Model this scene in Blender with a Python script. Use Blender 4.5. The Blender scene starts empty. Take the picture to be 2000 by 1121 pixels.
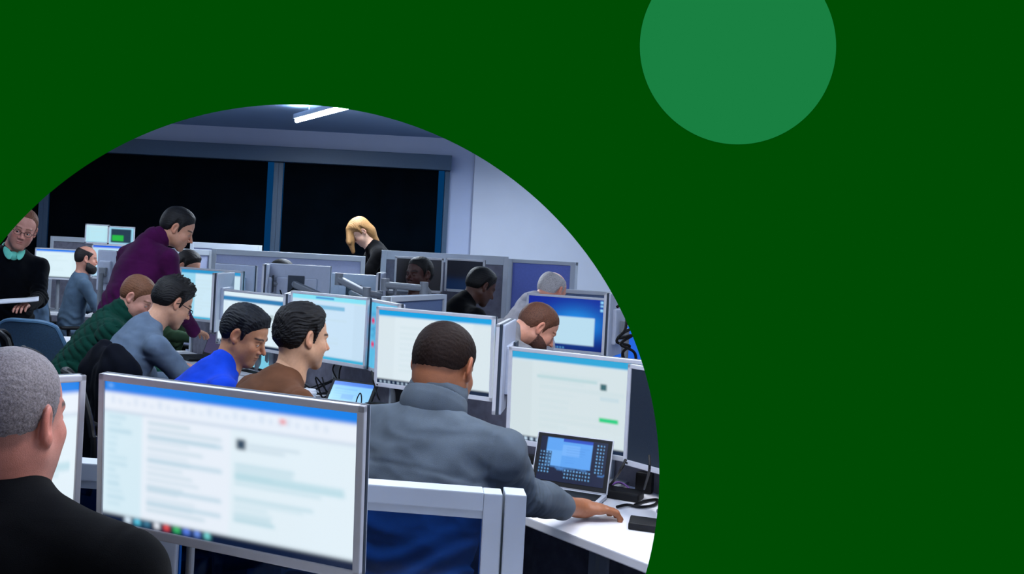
import bpy, bmesh, math, random
import numpy as np
from mathutils import Matrix, Vector
random.seed(7)
np.random.seed(7)
D = bpy.data
SC = bpy.context.scene
COL = SC.collection
PI = math.pi
R = math.radians

# ------------------------------------------------------------------ camera, world, exposure
F = 2000.0            # focal length in pixels of the 2000 px frame
PX, PY = 640.0, 489.0  # principal point
ROLL = R(3.0)
CAMH = 1.55
rv = Vector((math.cos(ROLL), 0, math.sin(ROLL)))
uv = Vector((-math.sin(ROLL), 0, math.cos(ROLL)))
fv = Vector((0, 1, 0))
cam = D.cameras.new('camera')
cam.lens = 36.0
cam.sensor_width = 36.0
cam.shift_x = (1000 - PX) / 2000
cam.shift_y = -(560.5 - PY) / 2000
cam.clip_start = 0.05
camo = D.objects.new('camera', cam)
COL.objects.link(camo)
m3 = Matrix((rv, uv, -fv)).transposed()
camo.matrix_world = Matrix.Translation((0, 0, CAMH)) @ m3.to_4x4()
SC.camera = camo

world = D.worlds.new('world')
SC.world = world
world.use_nodes = True
world.node_tree.nodes['Background'].inputs[0].default_value = (1, 1, 1, 1)
WORLD = 0.25
world.node_tree.nodes['Background'].inputs[1].default_value = WORLD

SC.view_settings.view_transform = 'Standard'
SC.view_settings.look = 'None'
SC.view_settings.exposure = 0.0
SC.view_settings.gamma = 1.0
SC.view_settings.use_curve_mapping = False
SC.cycles.use_denoising = True
SC.cycles.max_bounces = 7
SC.cycles.diffuse_bounces = 3
SC.cycles.glossy_bounces = 3
SC.cycles.transparent_max_bounces = 8
SC.cycles.caustics_reflective = False
SC.cycles.caustics_refractive = False
SC.cycles.sample_clamp_indirect = 3.0


def P(px, py, z):
    """point seen at pixel (px,py) at depth z"""
    return Vector((0, 0, CAMH)) + z * (fv + (px - PX) / F * rv - (py - PY) / F * uv)


def G(px, py, h):
    """point on the horizontal plane at height h seen at pixel"""
    d = fv + (px - PX) / F * rv - (py - PY) / F * uv
    return Vector((0, 0, CAMH)) + d * ((h - CAMH) / d.z)


# ------------------------------------------------------------------ materials
def lin(c):
    c = c / 255.0
    return c / 12.92 if c <= 0.04045 else ((c + 0.055) / 1.055) ** 2.4


def rgb(r, g, b):
    return (lin(r), lin(g), lin(b), 1.0)


def mat(name, col, rough=0.6, metal=0.0, noise=0.0, nscale=40.0, bump=0.0, bscale=200.0, spec=0.5, attr=None, sheen=0.0, stretch=None):
    m = D.materials.new(name)
    m.use_nodes = True
    nt = m.node_tree
    b = nt.nodes['Principled BSDF']
    b.inputs['Base Color'].default_value = col
    b.inputs['Roughness'].default_value = rough
    b.inputs['Metallic'].default_value = metal
    b.inputs['Specular IOR Level'].default_value = spec
    if sheen:
        b.inputs['Sheen Weight'].default_value = sheen
    tc = nt.nodes.new('ShaderNodeTexCoord')
    src = tc.outputs['Object']
    if stretch:
        mp = nt.nodes.new('ShaderNodeMapping')
        mp.inputs['Scale'].default_value = stretch
        nt.links.new(src, mp.inputs['Vector'])
        src = mp.outputs['Vector']
    base = None
    if attr:
        a = nt.nodes.new('ShaderNodeAttribute')
        a.attribute_name = attr
        base = a.outputs['Color']
        nt.links.new(base, b.inputs['Base Color'])
    if noise:
        n = nt.nodes.new('ShaderNodeTexNoise')
        n.inputs['Scale'].default_value = nscale
        n.inputs['Detail'].default_value = 3
        nt.links.new(src, n.inputs['Vector'])
        r = nt.nodes.new('ShaderNodeMapRange')
        r.inputs[1].default_value = 0.3
        r.inputs[2].default_value = 0.7
        r.inputs[3].default_value = 1 - noise
        r.inputs[4].default_value = 1 + noise
        nt.links.new(n.outputs[0], r.inputs[0])
        v = nt.nodes.new('ShaderNodeVectorMath')
        v.operation = 'SCALE'
        if base is not None:
            nt.links.new(base, v.inputs[0])
        else:
            v.inputs[0].default_value = col[:3]
        nt.links.new(r.outputs[0], v.inputs[3])
        nt.links.new(v.outputs[0], b.inputs['Base Color'])
    if bump:
        n = nt.nodes.new('ShaderNodeTexNoise')
        n.inputs['Scale'].default_value = bscale
        n.inputs['Detail'].default_value = 2
        nt.links.new(src, n.inputs['Vector'])
        bp = nt.nodes.new('ShaderNodeBump')
        bp.inputs['Strength'].default_value = bump
        bp.inputs['Distance'].default_value = 0.002
        nt.links.new(n.outputs[0], bp.inputs['Height'])
        nt.links.new(bp.outputs[0], b.inputs['Normal'])
    return m


def emis(name, col=(1, 1, 1, 1), strength=1.0, attr=None):
    m = D.materials.new(name)
    m.use_nodes = True
    nt = m.node_tree
    b = nt.nodes['Principled BSDF']
    b.inputs['Base Color'].default_value = (0.01, 0.01, 0.012, 1)
    b.inputs['Roughness'].default_value = 0.25
    b.inputs['Emission Color'].default_value = col
    b.inputs['Emission Strength'].default_value = strength
    if attr:
        a = nt.nodes.new('ShaderNodeAttribute')
        a.attribute_name = attr
        nt.links.new(a.outputs['Color'], b.inputs['Emission Color'])
    return m


M = {}
M['surround_green'] = mat('green surround paint', (lin(0) / WORLD, lin(75) / WORLD, lin(4) / WORLD, 1), 1.0, spec=0.0)  # colour of the flat green graphic field
M['disc_green'] = mat('light green disc paint', (lin(25) / WORLD, lin(127) / WORLD, lin(65) / WORLD, 1), 1.0, spec=0.0)
M['wall'] = mat('pale blue grey wall paint', rgb(164, 174, 200), 0.8, noise=0.02, nscale=3)
M['wall_right'] = mat('pale grey wall paint', rgb(186, 192, 206), 0.8, noise=0.02, nscale=3)
M['ceiling'] = mat('blue grey ceiling paint', rgb(140, 168, 204), 0.9, noise=0.02, nscale=2)
M['floor'] = mat('dark blue carpet', rgb(30, 36, 48), 0.95, noise=0.25, nscale=60, bump=0.5)
M['frame_blue'] = mat('slate window frame', rgb(46, 70, 94), 0.5, noise=0.05)
M['blind'] = mat('dark roller blind', rgb(2, 7, 13), 1.0, noise=0.3, nscale=3, bump=0.2, bscale=400, spec=0.03)
M['silver'] = mat('silver monitor plastic', rgb(196, 198, 206), 0.45, noise=0.03)
M['silver_dark'] = mat('dark grey side plastic', rgb(32, 44, 58), 0.5, noise=0.05)
M['back'] = mat('grey monitor back', rgb(168, 176, 194), 0.5, noise=0.03)
M['metal'] = mat('brushed aluminium', rgb(122, 127, 134), 0.55, 0.35, noise=0.05, nscale=80)
M['white'] = mat('white laminate', rgb(226, 226, 232), 0.4, noise=0.02, nscale=8)
M['rail'] = mat('pale aluminium frame', rgb(176, 184, 194), 0.5, 0.0, noise=0.03, nscale=12)
M['panel'] = mat('grey divider fabric', rgb(105, 105, 118), 0.9, noise=0.18, nscale=25, bump=0.4, bscale=500)
M['panel_light'] = mat('pale divider fabric', rgb(176, 184, 216), 0.9, noise=0.04, nscale=60, bump=0.3, bscale=500)
M['panel_bluelit'] = mat('divider fabric with blue light', rgb(104, 120, 196), 0.9, noise=0.05, nscale=60, bump=0.3, bscale=500)  # blue light from a screen is put into the fabric colour
M['panel_slate'] = mat('slate divider fabric', rgb(88, 108, 145), 0.9, noise=0.05, nscale=60)
M['black'] = mat('black plastic', rgb(11, 12, 15), 0.55, noise=0.1, spec=.25)
M['rubber'] = mat('black cable rubber', rgb(8, 8, 11), 0.6, noise=0.1, spec=.2)
M['purple'] = mat('purple cable', rgb(95, 60, 130), 0.5, noise=0.1)
M['mesh_blue'] = mat('blue grey chair mesh', rgb(44, 72, 96), 0.8, noise=0.2, nscale=120, bump=0.6, bscale=600)
M['mesh_black'] = mat('black chair mesh', rgb(9, 11, 17), 0.9, spec=.1, noise=0.2, nscale=120, bump=0.6, bscale=600)
M['mesh_trim'] = mat('blue chair frame', rgb(80, 118, 150), 0.5, noise=0.05)
M['paper'] = mat('white paper', rgb(225, 228, 238), 0.7, noise=0.02)
M['cardboard'] = mat('brown cup sleeve', rgb(120, 84, 60), 0.8, noise=0.1)
M['skinattr'] = mat('skin', (0.5, 0.3, 0.2, 1), 0.48, noise=0.06, nscale=90, bump=0.25, bscale=500, spec=0.35, attr='tint')
M['eye'] = mat('eye', (.5, .5, .5, 1), 0.15, attr='tint', noise=.01)
M['glasses'] = mat('dark spectacle metal', rgb(30, 30, 34), 0.3, 0.6, noise=0.05)
M['jeans'] = mat('dark blue denim', rgb(24, 34, 56), 0.9, noise=0.15, nscale=120)
M['shoe'] = mat('black shoe leather', rgb(16, 15, 15), 0.45, noise=0.1)
M['screen'] = emis('lit screen', strength=1.0, attr='pixels')
gl = D.materials.new('blue tinted glass')
gl.use_nodes = True
nt = gl.node_tree
for n in list(nt.nodes):
    nt.nodes.remove(n)
o_ = nt.nodes.new('ShaderNodeOutputMaterial')
mx = nt.nodes.new('ShaderNodeMixShader')
tr = nt.nodes.new('ShaderNodeBsdfTransparent')
tr.inputs[0].default_value = (0.14, 0.40, 0.80, 1)
gs = nt.nodes.new('ShaderNodeBsdfGlossy')
gs.inputs[0].default_value = (0.6, 0.75, 1, 1)
gs.inputs[1].default_value = 0.08
fr = nt.nodes.new('ShaderNodeFresnel')
fr.inputs[0].default_value = 1.3
nt.links.new(fr.outputs[0], mx.inputs[0])
nt.links.new(tr.outputs[0], mx.inputs[1])
nt.links.new(gs.outputs[0], mx.inputs[2])
nt.links.new(mx.outputs[0], o_.inputs[0])
M['glass'] = gl


# ------------------------------------------------------------------ object helpers
def tag(o, label=None, cat=None, group=None, kind=None):
    if label: o['label'] = label
    if cat: o['category'] = cat
    if group: o['group'] = group
    if kind: o['kind'] = kind
    return o


def empty(name, loc, rz=0.0, label=None, cat=None, group=None):
    o = D.objects.new(name, None)
    o.empty_display_size = 0.1
    COL.objects.link(o)
    o.location = loc
    o.rotation_euler = (0, 0, rz)
    return tag(o, label, cat, group)


def link(name, me, m, parent=None, smooth=True):
    o = D.objects.new(name, me)
    COL.objects.link(o)
    if m is not None:
        me.materials.append(m)
    if smooth:
        me.polygons.foreach_set('use_smooth', [True] * len(me.polygons))
    if parent is not None:
        o.parent = parent
    return o


def link_world(name, me, m, parent):
    """mesh given in world coordinates under an unrotated empty"""
    if parent is not None:
        me.transform(Matrix.Translation(-parent.location))
    return link(name, me, m, parent)


class MB:
    def __init__(self):
        self.bm = bmesh.new()

    def box(self, c, s, rot=None, bev=0.0):
        r = bmesh.ops.create_cube(self.bm, size=1.0)
        vs = r['verts']
        mm = Matrix.Translation(c) @ (rot.to_4x4() if rot else Matrix.Identity(4)) @ Matrix.Diagonal((*s, 1))
        bmesh.ops.transform(self.bm, matrix=mm, verts=vs)
        if bev:
            es = list({e for v in vs for e in v.link_edges})
            bmesh.ops.bevel(self.bm, geom=es, offset=bev, segments=2, affect='EDGES', profile=0.6)
        return self

    def tube(self, pts, r, seg=10, cap=True):
        pts = [Vector(p) for p in pts]
        rs = r if isinstance(r, (list, tuple)) else [r] * len(pts)
        rings = []
        prev = None
        for i, p in enumerate(pts):
            t = (pts[min(i + 1, len(pts) - 1)] - pts[max(i - 1, 0)]).normalized()
            if prev is None:
                a = t.orthogonal().normalized()
            else:
                a = (prev - t * prev.dot(t)).normalized()
            prev = a
            b = t.cross(a)
            rings.append([self.bm.verts.new(p + rs[i] * (math.cos(2 * PI * k / seg) * a + math.sin(2 * PI * k / seg) * b)) for k in range(seg)])
        for i in range(len(rings) - 1):
            for k in range(seg):
                self.bm.faces.new((rings[i][k], rings[i][(k + 1) % seg], rings[i + 1][(k + 1) % seg], rings[i + 1][k]))
        if cap:
            self.bm.faces.new(rings[0][::-1])
            self.bm.faces.new(rings[-1])
        return self

    def lathe(self, prof, c=(0, 0, 0), seg=24):
        c = Vector(c)
        rings = [[self.bm.verts.new(c + Vector((r * math.cos(2 * PI * k / seg), r * math.sin(2 * PI * k / seg), z))) for k in range(seg)] for r, z in prof]
        for i in range(len(rings) - 1):
            for k in range(seg):
                self.bm.faces.new((rings[i][k], rings[i][(k + 1) % seg], rings[i + 1][(k + 1) % seg], rings[i + 1][k]))
        self.bm.faces.new(rings[0][::-1])
        self.bm.faces.new(rings[-1])
        return self

    def prism(self, pts, z0, z1):
        a = [self.bm.verts.new((x, y, z0)) for x, y in pts]
        b = [self.bm.verts.new((x, y, z1)) for x, y in pts]
        n = len(pts)
        self.bm.faces.new(a[::-1])
        self.bm.faces.new(b)
        for i in range(n):
            self.bm.faces.new((a[i], a[(i + 1) % n], b[(i + 1) % n], b[i]))
        return self

    def build(self, name, m, parent=None, smooth=False):
        bmesh.ops.recalc_face_normals(self.bm, faces=self.bm.faces)
        me = D.meshes.new(name)
        self.bm.to_mesh(me)
        self.bm.free()
        o = link(name, me, m, parent, smooth)
        if smooth:
            try:
                me.set_sharp_from_angle(angle=R(40))
            except Exception:
                pass
        return o


# ------------------------------------------------------------------ implicit surfaces (for people and cloth)
def v3(p):
    return np.array([p[0], p[1], p[2]], dtype=np.float32)


def rc(a, b, r1, r2=None):
    a, b = v3(a), v3(b)
    r2 = r1 if r2 is None else r2
    rm = max(r1, r2)
    ba = b - a
    L = float(ba @ ba) + 1e-9

    def f(X, Y, Z):
        x, y, z = X - a[0], Y - a[1], Z - a[2]
        t = np.clip((x * ba[0] + y * ba[1] + z * ba[2]) / L, 0, 1)
        return np.sqrt((x - t * ba[0]) ** 2 + (y - t * ba[1]) ** 2 + (z - t * ba[2]) ** 2) - (r1 + (r2 - r1) * t)
    return f, np.minimum(a, b) - rm, np.maximum(a, b) + rm


def ell(c, r, rot=None):
    """ellipsoid; rot columns are its axes in world"""
    c = v3(c)
    r = np.array(r, dtype=np.float32)
    Rm = np.eye(3, dtype=np.float32) if rot is None else np.array(rot, dtype=np.float32)
    ext = np.sqrt(((Rm * r[None, :]) ** 2).sum(1))

    def f(X, Y, Z):
        x, y, z = X - c[0], Y - c[1], Z - c[2]
        lx = x * Rm[0, 0] + y * Rm[1, 0] + z * Rm[2, 0]
        ly = x * Rm[0, 1] + y * Rm[1, 1] + z * Rm[2, 1]
        lz = x * Rm[0, 2] + y * Rm[1, 2] + z * Rm[2, 2]
        k0 = np.sqrt((lx / r[0]) ** 2 + (ly / r[1]) ** 2 + (lz / r[2]) ** 2)
        k1 = np.sqrt((lx / r[0] ** 2) ** 2 + (ly / r[1] ** 2) ** 2 + (lz / r[2] ** 2) ** 2) + 1e-6
        return k0 * (k0 - 1) / k1
    return f, c - ext, c + ext


class Fld:
    def __init__(self, lo, hi, h):
        self.h = h
        self.lo = np.array(lo, dtype=np.float32)
        self.n = np.maximum(4, np.ceil((np.array(hi) - np.array(lo)) / h).astype(int) + 1)
        self.ax = [self.lo[i] + h * np.arange(self.n[i], dtype=np.float32) for i in range(3)]
        self.F = np.full(self.n, 1.0, dtype=np.float32)

    def grid(self, s=None):
        s = s or (slice(None),) * 3
        return self.ax[0][s[0]][:, None, None], self.ax[1][s[1]][None, :, None], self.ax[2][s[2]][None, None, :]

    def add(self, prim, k=0.02, off=0.0, op='u'):
        f, lo, hi = prim
        mg = k + abs(off) + 0.03 + 2 * self.h
        i0 = np.clip(np.floor((lo - mg - self.lo) / self.h).astype(int), 0, self.n - 1)
        i1 = np.clip(np.ceil((hi + mg - self.lo) / self.h).astype(int) + 1, 1, self.n)
        if np.any(i1 <= i0):
            return self
        s = tuple(slice(i0[i], i1[i]) for i in range(3))
        d = f(*self.grid(s)) - off
        a = self.F[s]
        if op == 'u':
            hh = np.clip(0.5 + 0.5 * (a - d) / k, 0, 1)
            self.F[s] = a * (1 - hh) + d * hh - k * hh * (1 - hh)
        else:  # subtract
            hh = np.clip(0.5 - 0.5 * (a + d) / k, 0, 1)
            self.F[s] = a * (1 - hh) + (-d) * hh + k * hh * (1 - hh)
        return self

    def mesh(self):
        Fv = self.F.copy()
        for ax in range(3):      # close the box
            sl = [slice(None)] * 3
            for e in (0, -1):
                sl[ax] = e
                Fv[tuple(sl)] = np.maximum(Fv[tuple(sl)], 1e-4)
        ins = Fv < 0
        nx, ny, nz = Fv.shape
        cnt = np.zeros((nx - 1, ny - 1, nz - 1), dtype=np.int8)
        for i in (0, 1):
            for j in (0, 1):
                for k in (0, 1):
                    cnt += ins[i:nx - 1 + i, j:ny - 1 + j, k:nz - 1 + k]
        act = (cnt > 0) & (cnt < 8)
        I, J, K = np.nonzero(act)
        nv = len(I)
        idx = np.full(act.shape, -1, dtype=np.int64)
        idx[I, J, K] = np.arange(nv)
        acc = np.zeros((nv, 3), dtype=np.float64)
        c = np.zeros(nv)
        co = [(i, j, k) for i in (0, 1) for j in (0, 1) for k in (0, 1)]
        for a in co:
            for ax in range(3):
                if a[ax] == 1:
                    continue
                b = list(a)
                b[ax] = 1
                fa = Fv[I + a[0], J + a[1], K + a[2]]
                fb = Fv[I + b[0], J + b[1], K + b[2]]
                w = (fa < 0) != (fb < 0)
                t = np.where(w, fa / np.where(w, fa - fb, 1), 0)
                p = np.array(a, dtype=np.float64)[None, :] + np.zeros((nv, 3))
                p[:, ax] += t
                acc += p * w[:, None]
                c += w
        V = (acc / np.maximum(c, 1)[:, None] + np.stack([I, J, K], 1)) * self.h + self.lo
        faces = []
        for ax in range(3):
            sl0 = [slice(None)] * 3
            sl1 = [slice(None)] * 3
            sl0[ax] = slice(0, -1)
            sl1[ax] = slice(1, None)
            o1, o2 = [(1, 2), (2, 0), (0, 1)][ax]
            A, B = ins[tuple(sl0)], ins[tuple(sl1)]
            for sgn, msk in ((1, A & ~B), (-1, ~A & B)):
                p = np.stack(np.nonzero(msk), 1)
                p = p[(p[:, o1] > 0) & (p[:, o2] > 0) & (p[:, o1] < self.n[o1] - 1) & (p[:, o2] < self.n[o2] - 1)]
                if not len(p):
                    continue
                q = []
                for d1, d2 in ((0, 0), (1, 0), (1, 1), (0, 1)):
                    r = p.copy()
                    r[:, o1] -= d1
                    r[:, o2] -= d2
                    q.append(idx[r[:, 0], r[:, 1], r[:, 2]])
                q = np.stack(q, 1)
                if sgn < 0:
                    q = q[:, ::-1]
                faces.append(q)
        Fc = np.concatenate(faces) if faces else np.zeros((0, 4), dtype=np.int64)
        Fc = Fc[(Fc >= 0).all(1)]
        return V, Fc


def npmesh(name, parts, col=None, colname='tint'):
    """parts: list of (V, F); col: matching list of (n,3) arrays"""
    off = 0
    Vs, Fs = [], []
    for V, Fc in parts:
        Vs.append(V)
        Fs.append(Fc + off)
        off += len(V)
    V = np.concatenate(Vs)
    Fc = np.concatenate(Fs)
    me = D.meshes.new(name)
    me.vertices.add(len(V))
    me.vertices.foreach_set('co', V.astype(np.float32).ravel())
    me.loops.add(len(Fc) * 4)
    me.loops.foreach_set('vertex_index', Fc.astype(np.int32).ravel())
    me.polygons.add(len(Fc))
    me.polygons.foreach_set('loop_start', np.arange(0, len(Fc) * 4, 4, dtype=np.int32))
    me.update(calc_edges=True)
    me.validate()
    if col is not None:
        a = me.color_attributes.new(colname, 'FLOAT_COLOR', 'POINT')
        c = np.concatenate(col)
        c = np.concatenate([c, np.ones((len(c), 1))], 1).astype(np.float32)
        if len(c) == len(me.vertices):
            a.data.foreach_set('color', c.ravel())
    return me


def nz(X, Y, Z, f, seed=0):
    """cheap smooth noise in -1..1"""
    r = np.random.RandomState(seed)
    out = 0
    for i in range(5):
        w = r.normal(size=3)
        w /= np.linalg.norm(w)
        fr = f * (0.7 + 0.35 * i)
        w2 = r.normal(size=3) * 0.5
        out = out + np.sin(fr * (X * w[0] + Y * w[1] + Z * w[2]) + 1.5 * np.sin(fr * 0.6 * (X * w2[0] + Y * w2[1] + Z * w2[2]) + i) + 2.1 * i)
    return out / 3.2
# ------------------------------------------------------------------ people
HL_Y = [-.13, -.07, -.045, -.03, -.018, -.006, .006, .012, .022, .027, .042, .058, .075, .13]
HL_Z = [-.072, -.068, -.052, -.012, .024, .03, .022, -.020, -.018, .020, .044, .061, .078, .092]


def sstep(x, a, b):
    t = np.clip((x - a) / (b - a), 0, 1)
    return t * t * (3 - 2 * t)


def frame(fwd, roll=0.0):
    f = Vector(fwd).normalized()
    r = f.cross(Vector((0, 0, 1))).normalized()
    u = r.cross(f)
    if roll:
        q = Matrix.Rotation(roll, 3, f)
        r, u = q @ r, q @ u
    return np.array([[r[i], f[i], u[i]] for i in range(3)], dtype=np.float32)


def hand_prims(w, Rm, side, curl=0.5, spread=0.2, s=1.0):
    """hand with palm, five unequal bent fingers; local x across (thumb on -x*side), y forward, z back of hand"""
    w = v3(w)
    out = []

    def H(x, y, z):
        return w + Rm @ (np.array([x * side, y, z], dtype=np.float32) * s)
    out.append((rc(H(0, -.02, 0), H(0, .02, 0), .026 * s, .027 * s), .01))
    out.append((ell(H(0, .045, .002), (.041 * s, .052 * s, .017 * s), Rm), .012))
    out.append((ell(H(-.024, .03, -.006), (.019 * s, .034 * s, .016 * s), Rm), .012))
    for i, (x, l) in enumerate(((-.030, .92), (-.010, 1.02), (.010, .96), (.029, .76))):
        ang = spread * (x / .03) * 0.5
        p = H(x, .082 - abs(x - -.005) * .25, .004)
        bend = 0.25 * curl
        seg = [.043 * l, .027 * l, .022 * l]
        rad = [.0095, .0085, .0078, .0068]
        for j in range(3):
            d = Rm @ np.array([side * math.sin(ang) * math.cos(bend), math.cos(ang) * math.cos(bend), -math.sin(bend)], dtype=np.float32)
            q = p + d * seg[j] * s
            out.append((rc(p, q, rad[j] * s, rad[j + 1] * s), .004))
            p = q
            bend += 0.75 * curl + .1 * j
    a = H(-.026, .022, -.006)
    b = H(-.052, .052, -.014)
    c = H(-.058, .080, -.022 - .01 * curl)
    out.append((rc(a, b, .0135 * s, .0105 * s), .008))
    out.append((rc(b, c, .0105 * s, .0085 * s), .004))
    return out


def person(label, head, fwd, bd, lean=25, neck=None, seated=True, roll=0, skin=(150, 100, 75), hair='short', haircol=(16, 13, 12),
           top='sweater', topcol=(80, 90, 98), pants=(20, 24, 34), bulk=1.0, arms=None, hs=1.0, hres=.0035, res=.012, cuff=1.0,
           beard=None, stubble=0.25, specs=False, group=None, hand=(0.4, 0.4), hairkw=None, legs=True, wr=1.0, nl=.165, headpos=None,
           handrot=None, hands=1.0, sh_d=.105, gaze=None, sh_w=.185, pelvis_z=None, name='person', hairtone=None, soles=None):
    hairkw = hairkw or {}
    hc = np.array(headpos if headpos is not None else P(*head), dtype=np.float32)
    Rm = frame(fwd, roll)
    bdv = np.array([bd[0], bd[1], 0.0])
    bdv /= np.linalg.norm(bdv)
    rt = np.array([bdv[1], -bdv[0], 0.0])
    Z = np.array([0, 0, 1.0])
    nd = np.array(neck, dtype=float) if neck is not None else (Z * .85 + bdv * .5)
    nd /= np.linalg.norm(nd)
    C7 = hc - nd * nl
    la = R(lean)
    sd = bdv * math.sin(la) + Z * math.cos(la)
    pz = pelvis_z if pelvis_z else (.57 if seated else .96)
    pel = C7 - sd * ((C7[2] - pz) / math.cos(la))
    root = empty(name, (float(pel[0]), float(pel[1]), 0.0), 0, label, 'person', group)

    def HP(x, y, z):
        return hc + Rm @ (np.array([x, y, z], dtype=np.float32) * hs)

    def he(c, r, k=.015, op='u', fl=None, rot=None):
        fl.add(ell(HP(*c), [a * hs for a in r], Rm if rot is None else Rm @ rot), k=k * hs, op=op)

    # ---- head field
    fl = Fld(hc - .215 * hs, hc + .215 * hs, hres)
    he((0, -.012, .036), (.078, .100, .084), fl=fl)
    he((0, -.035, .005), (.071, .072, .075), .02, fl=fl)
    cran = fl.F.copy()
    he((0, .022, -.028), (.062, .068, .080), .025, fl=fl)
    for s in (-1, 1):
        fl.add(rc(HP(s * .056, .0, -.048), HP(s * .018, .066, -.094), .019 * hs, .019 * hs), k=.025 * hs)
        he((s * .040, .060, -.026), (.022, .024, .024), .02, fl=fl)
    he((0, .072, -.098), (.021, .019, .018), .015, fl=fl)
    base = fl.F.copy()
    GX, GY, GZ = fl.grid()
    lx = ((GX - hc[0]) * Rm[0, 0] + (GY - hc[1]) * Rm[1, 0] + (GZ - hc[2]) * Rm[2, 0]) / hs
    ly = ((GX - hc[0]) * Rm[0, 1] + (GY - hc[1]) * Rm[1, 1] + (GZ - hc[2]) * Rm[2, 1]) / hs
    lz = ((GX - hc[0]) * Rm[0, 2] + (GY - hc[1]) * Rm[1, 2] + (GZ - hc[2]) * Rm[2, 2]) / hs
    # brow, sockets, lids, nose, lips, ears
    fl.add(rc(HP(-.034, .077, .020), HP(.034, .077, .020), .012 * hs), k=.014 * hs)
    he((0, .064, -.060), (.032, .027, .034), .02, fl=fl)
    for s in (-1, 1):
        he((s * .036, .036, -.055), (.026, .036, .034), .02, fl=fl)
    for s in (-1, 1):
        he((s * .031, .096, -.001), (.019, .016, .013), .010, op='s', fl=fl)
    for s in (-1, 1):
        he((s * .031, .0745, -.001), (.0145, .0135, .0125), .003, fl=fl)
        he((s * .012, .093, -.035), (.009, .011, .008), .006, fl=fl)
    fl.add(rc(HP(0, .084, .012), HP(0, .112, -.028), .007 * hs, .0095 * hs), k=.010 * hs)
    he((0, .0900, -.0570), (.021, .0075, .0046), .003, fl=fl)
    he((0, .0880, -.0680), (.018, .0085, .0056), .003, fl=fl)
    faceF = fl.F.copy()
    for s in (-1, 1):
        tl = np.array(Matrix.Rotation(s * .35, 3, 'Z') @ Matrix.Rotation(-.12, 3, 'X'), dtype=np.float32)
        he((s * .083, -.012, .002), (.0078, .0185, .031), .006, fl=fl, rot=tl)
        he((s * .080, -.004, -.024), (.008, .012, .013), .006, fl=fl, rot=tl)
        he((s * .0895, -.006, .004), (.0085, .0110, .0200), .003, op='s', fl=fl, rot=tl)
    if hres <= .0036:
        for s in (-1, 1):
            he((s * .031, .090, -.0025), (.0125, .0095, .0034 if not gaze else .0046), .001, op='s', fl=fl)
    nb = C7 + bdv * .01
    fl.add(rc(HP(0, -.028, -.055), nb, .056 * hs * (1 + (bulk - 1) * .7), .064 * (1 + (bulk - 1) * .8)), k=.03 * hs)
    headV, headF = fl.mesh()

    if hres <= .0036:
        gz = np.array(gaze if gaze else (0, .86, -.5), dtype=float)
        gz = gz / np.linalg.norm(gz)
        for s in (-1, 1):
            nu, nvv = 24, 16
            th = np.linspace(0, 2 * PI, nu, endpoint=False)
            phh = np.linspace(.02, PI - .02, nvv)
            a_ = Vector(gz.tolist())
            q_ = np.array(a_.to_track_quat('Z', 'Y').to_matrix())
            pts = np.array([[math.sin(p) * math.cos(t), math.sin(p) * math.sin(t), math.cos(p)] for p in phh for t in th])
            cc = np.where(pts[:, 2:3] > .965, .006, np.where(pts[:, 2:3] > .86, 1, 2))
            cl = np.where(cc == 2, np.array([[.62, .60, .60]]), np.where(cc == 1, np.array([[.05, .028, .018]]), np.array([[.004, .004, .004]])))
            loc = pts @ q_.T * .0112 + np.array([s * .031, .0755, -.0025])
            Vw = hc + (loc * hs) @ Rm.T
            fcs = np.array([[j * nu + i, (j + 1) * nu + i, (j + 1) * nu + (i + 1) % nu, j * nu + (i + 1) % nu] for j in range(nvv - 1) for i in range(nu)])
            link_world('eye', npmesh('eye', [(Vw, fcs)], [cl]), M['eye'], root)

    # ---- colours of the head skin
    sk = np.array([lin(c) for c in skin])
    hcol = np.array([lin(c) for c in (hairtone or haircol)])

    def headcol(V):
        L = (V - hc) @ Rm / hs
        x, y, z = L[:, 0], L[:, 1], L[:, 2]
        c = np.tile(sk, (len(V), 1))
        red = sk * np.array([1.18, .78, .72])
        def mix(c, t, w):
            return c * (1 - w[:, None]) + t * w[:, None]
        ear = sstep(np.abs(x), .078, .09) * (np.abs(y + .01) < .035)
        c = mix(c, red, .45 * ear)
        g = np.exp(-((x / .016) ** 2 + ((y - .105) / .02) ** 2 + ((z + .028) / .014) ** 2))
        c = mix(c, red, .6 * g)
        for s in (-1, 1):
            g = np.exp(-(((x - s * .042) / .02) ** 2 + ((z + .028) / .018) ** 2)) * (y > .03)
            c = mix(c, red, .45 * g)
        st = .55 * sstep(y, -.01, .05) * sstep(-z, .02, .065) * (z > -.13)
        st = st * (1 - np.exp(-((x / .024) ** 2 + ((z + .062) / .010) ** 2)))
        c = mix(c, hcol * .6 + sk * .2, stubble * st)
        lip = np.exp(-((x / .019) ** 4 + ((z + .0625) / .0095) ** 4)) * (y > .07)
        c = mix(c, sk * np.array([.95, .6, .6]), .6 * lip)
        ml = np.exp(-((x / .018) ** 4 + ((z + .0628) / .0022) ** 2)) * (y > .07)
        c = mix(c, sk * .25, .6 * ml)
        ax = np.abs(x)
        bz = .0235 + .004 * np.sin((ax - .012) / .04 * PI)
        bw = np.exp(-((z - bz) / .0045) ** 4) * sstep(ax, .008, .014) * (1 - sstep(ax, .05, .056)) * (y > .045)
        c = mix(c, hcol, .92 * bw)
        lash = np.exp(-(((ax - .031) / .0145) ** 6 + ((z - .0022 + .0035 * ((ax - .031) / .014) ** 2) / .0016) ** 2)) * (y > .06)
        c = mix(c, np.array([.012, .009, .009]), .85 * lash)
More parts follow.
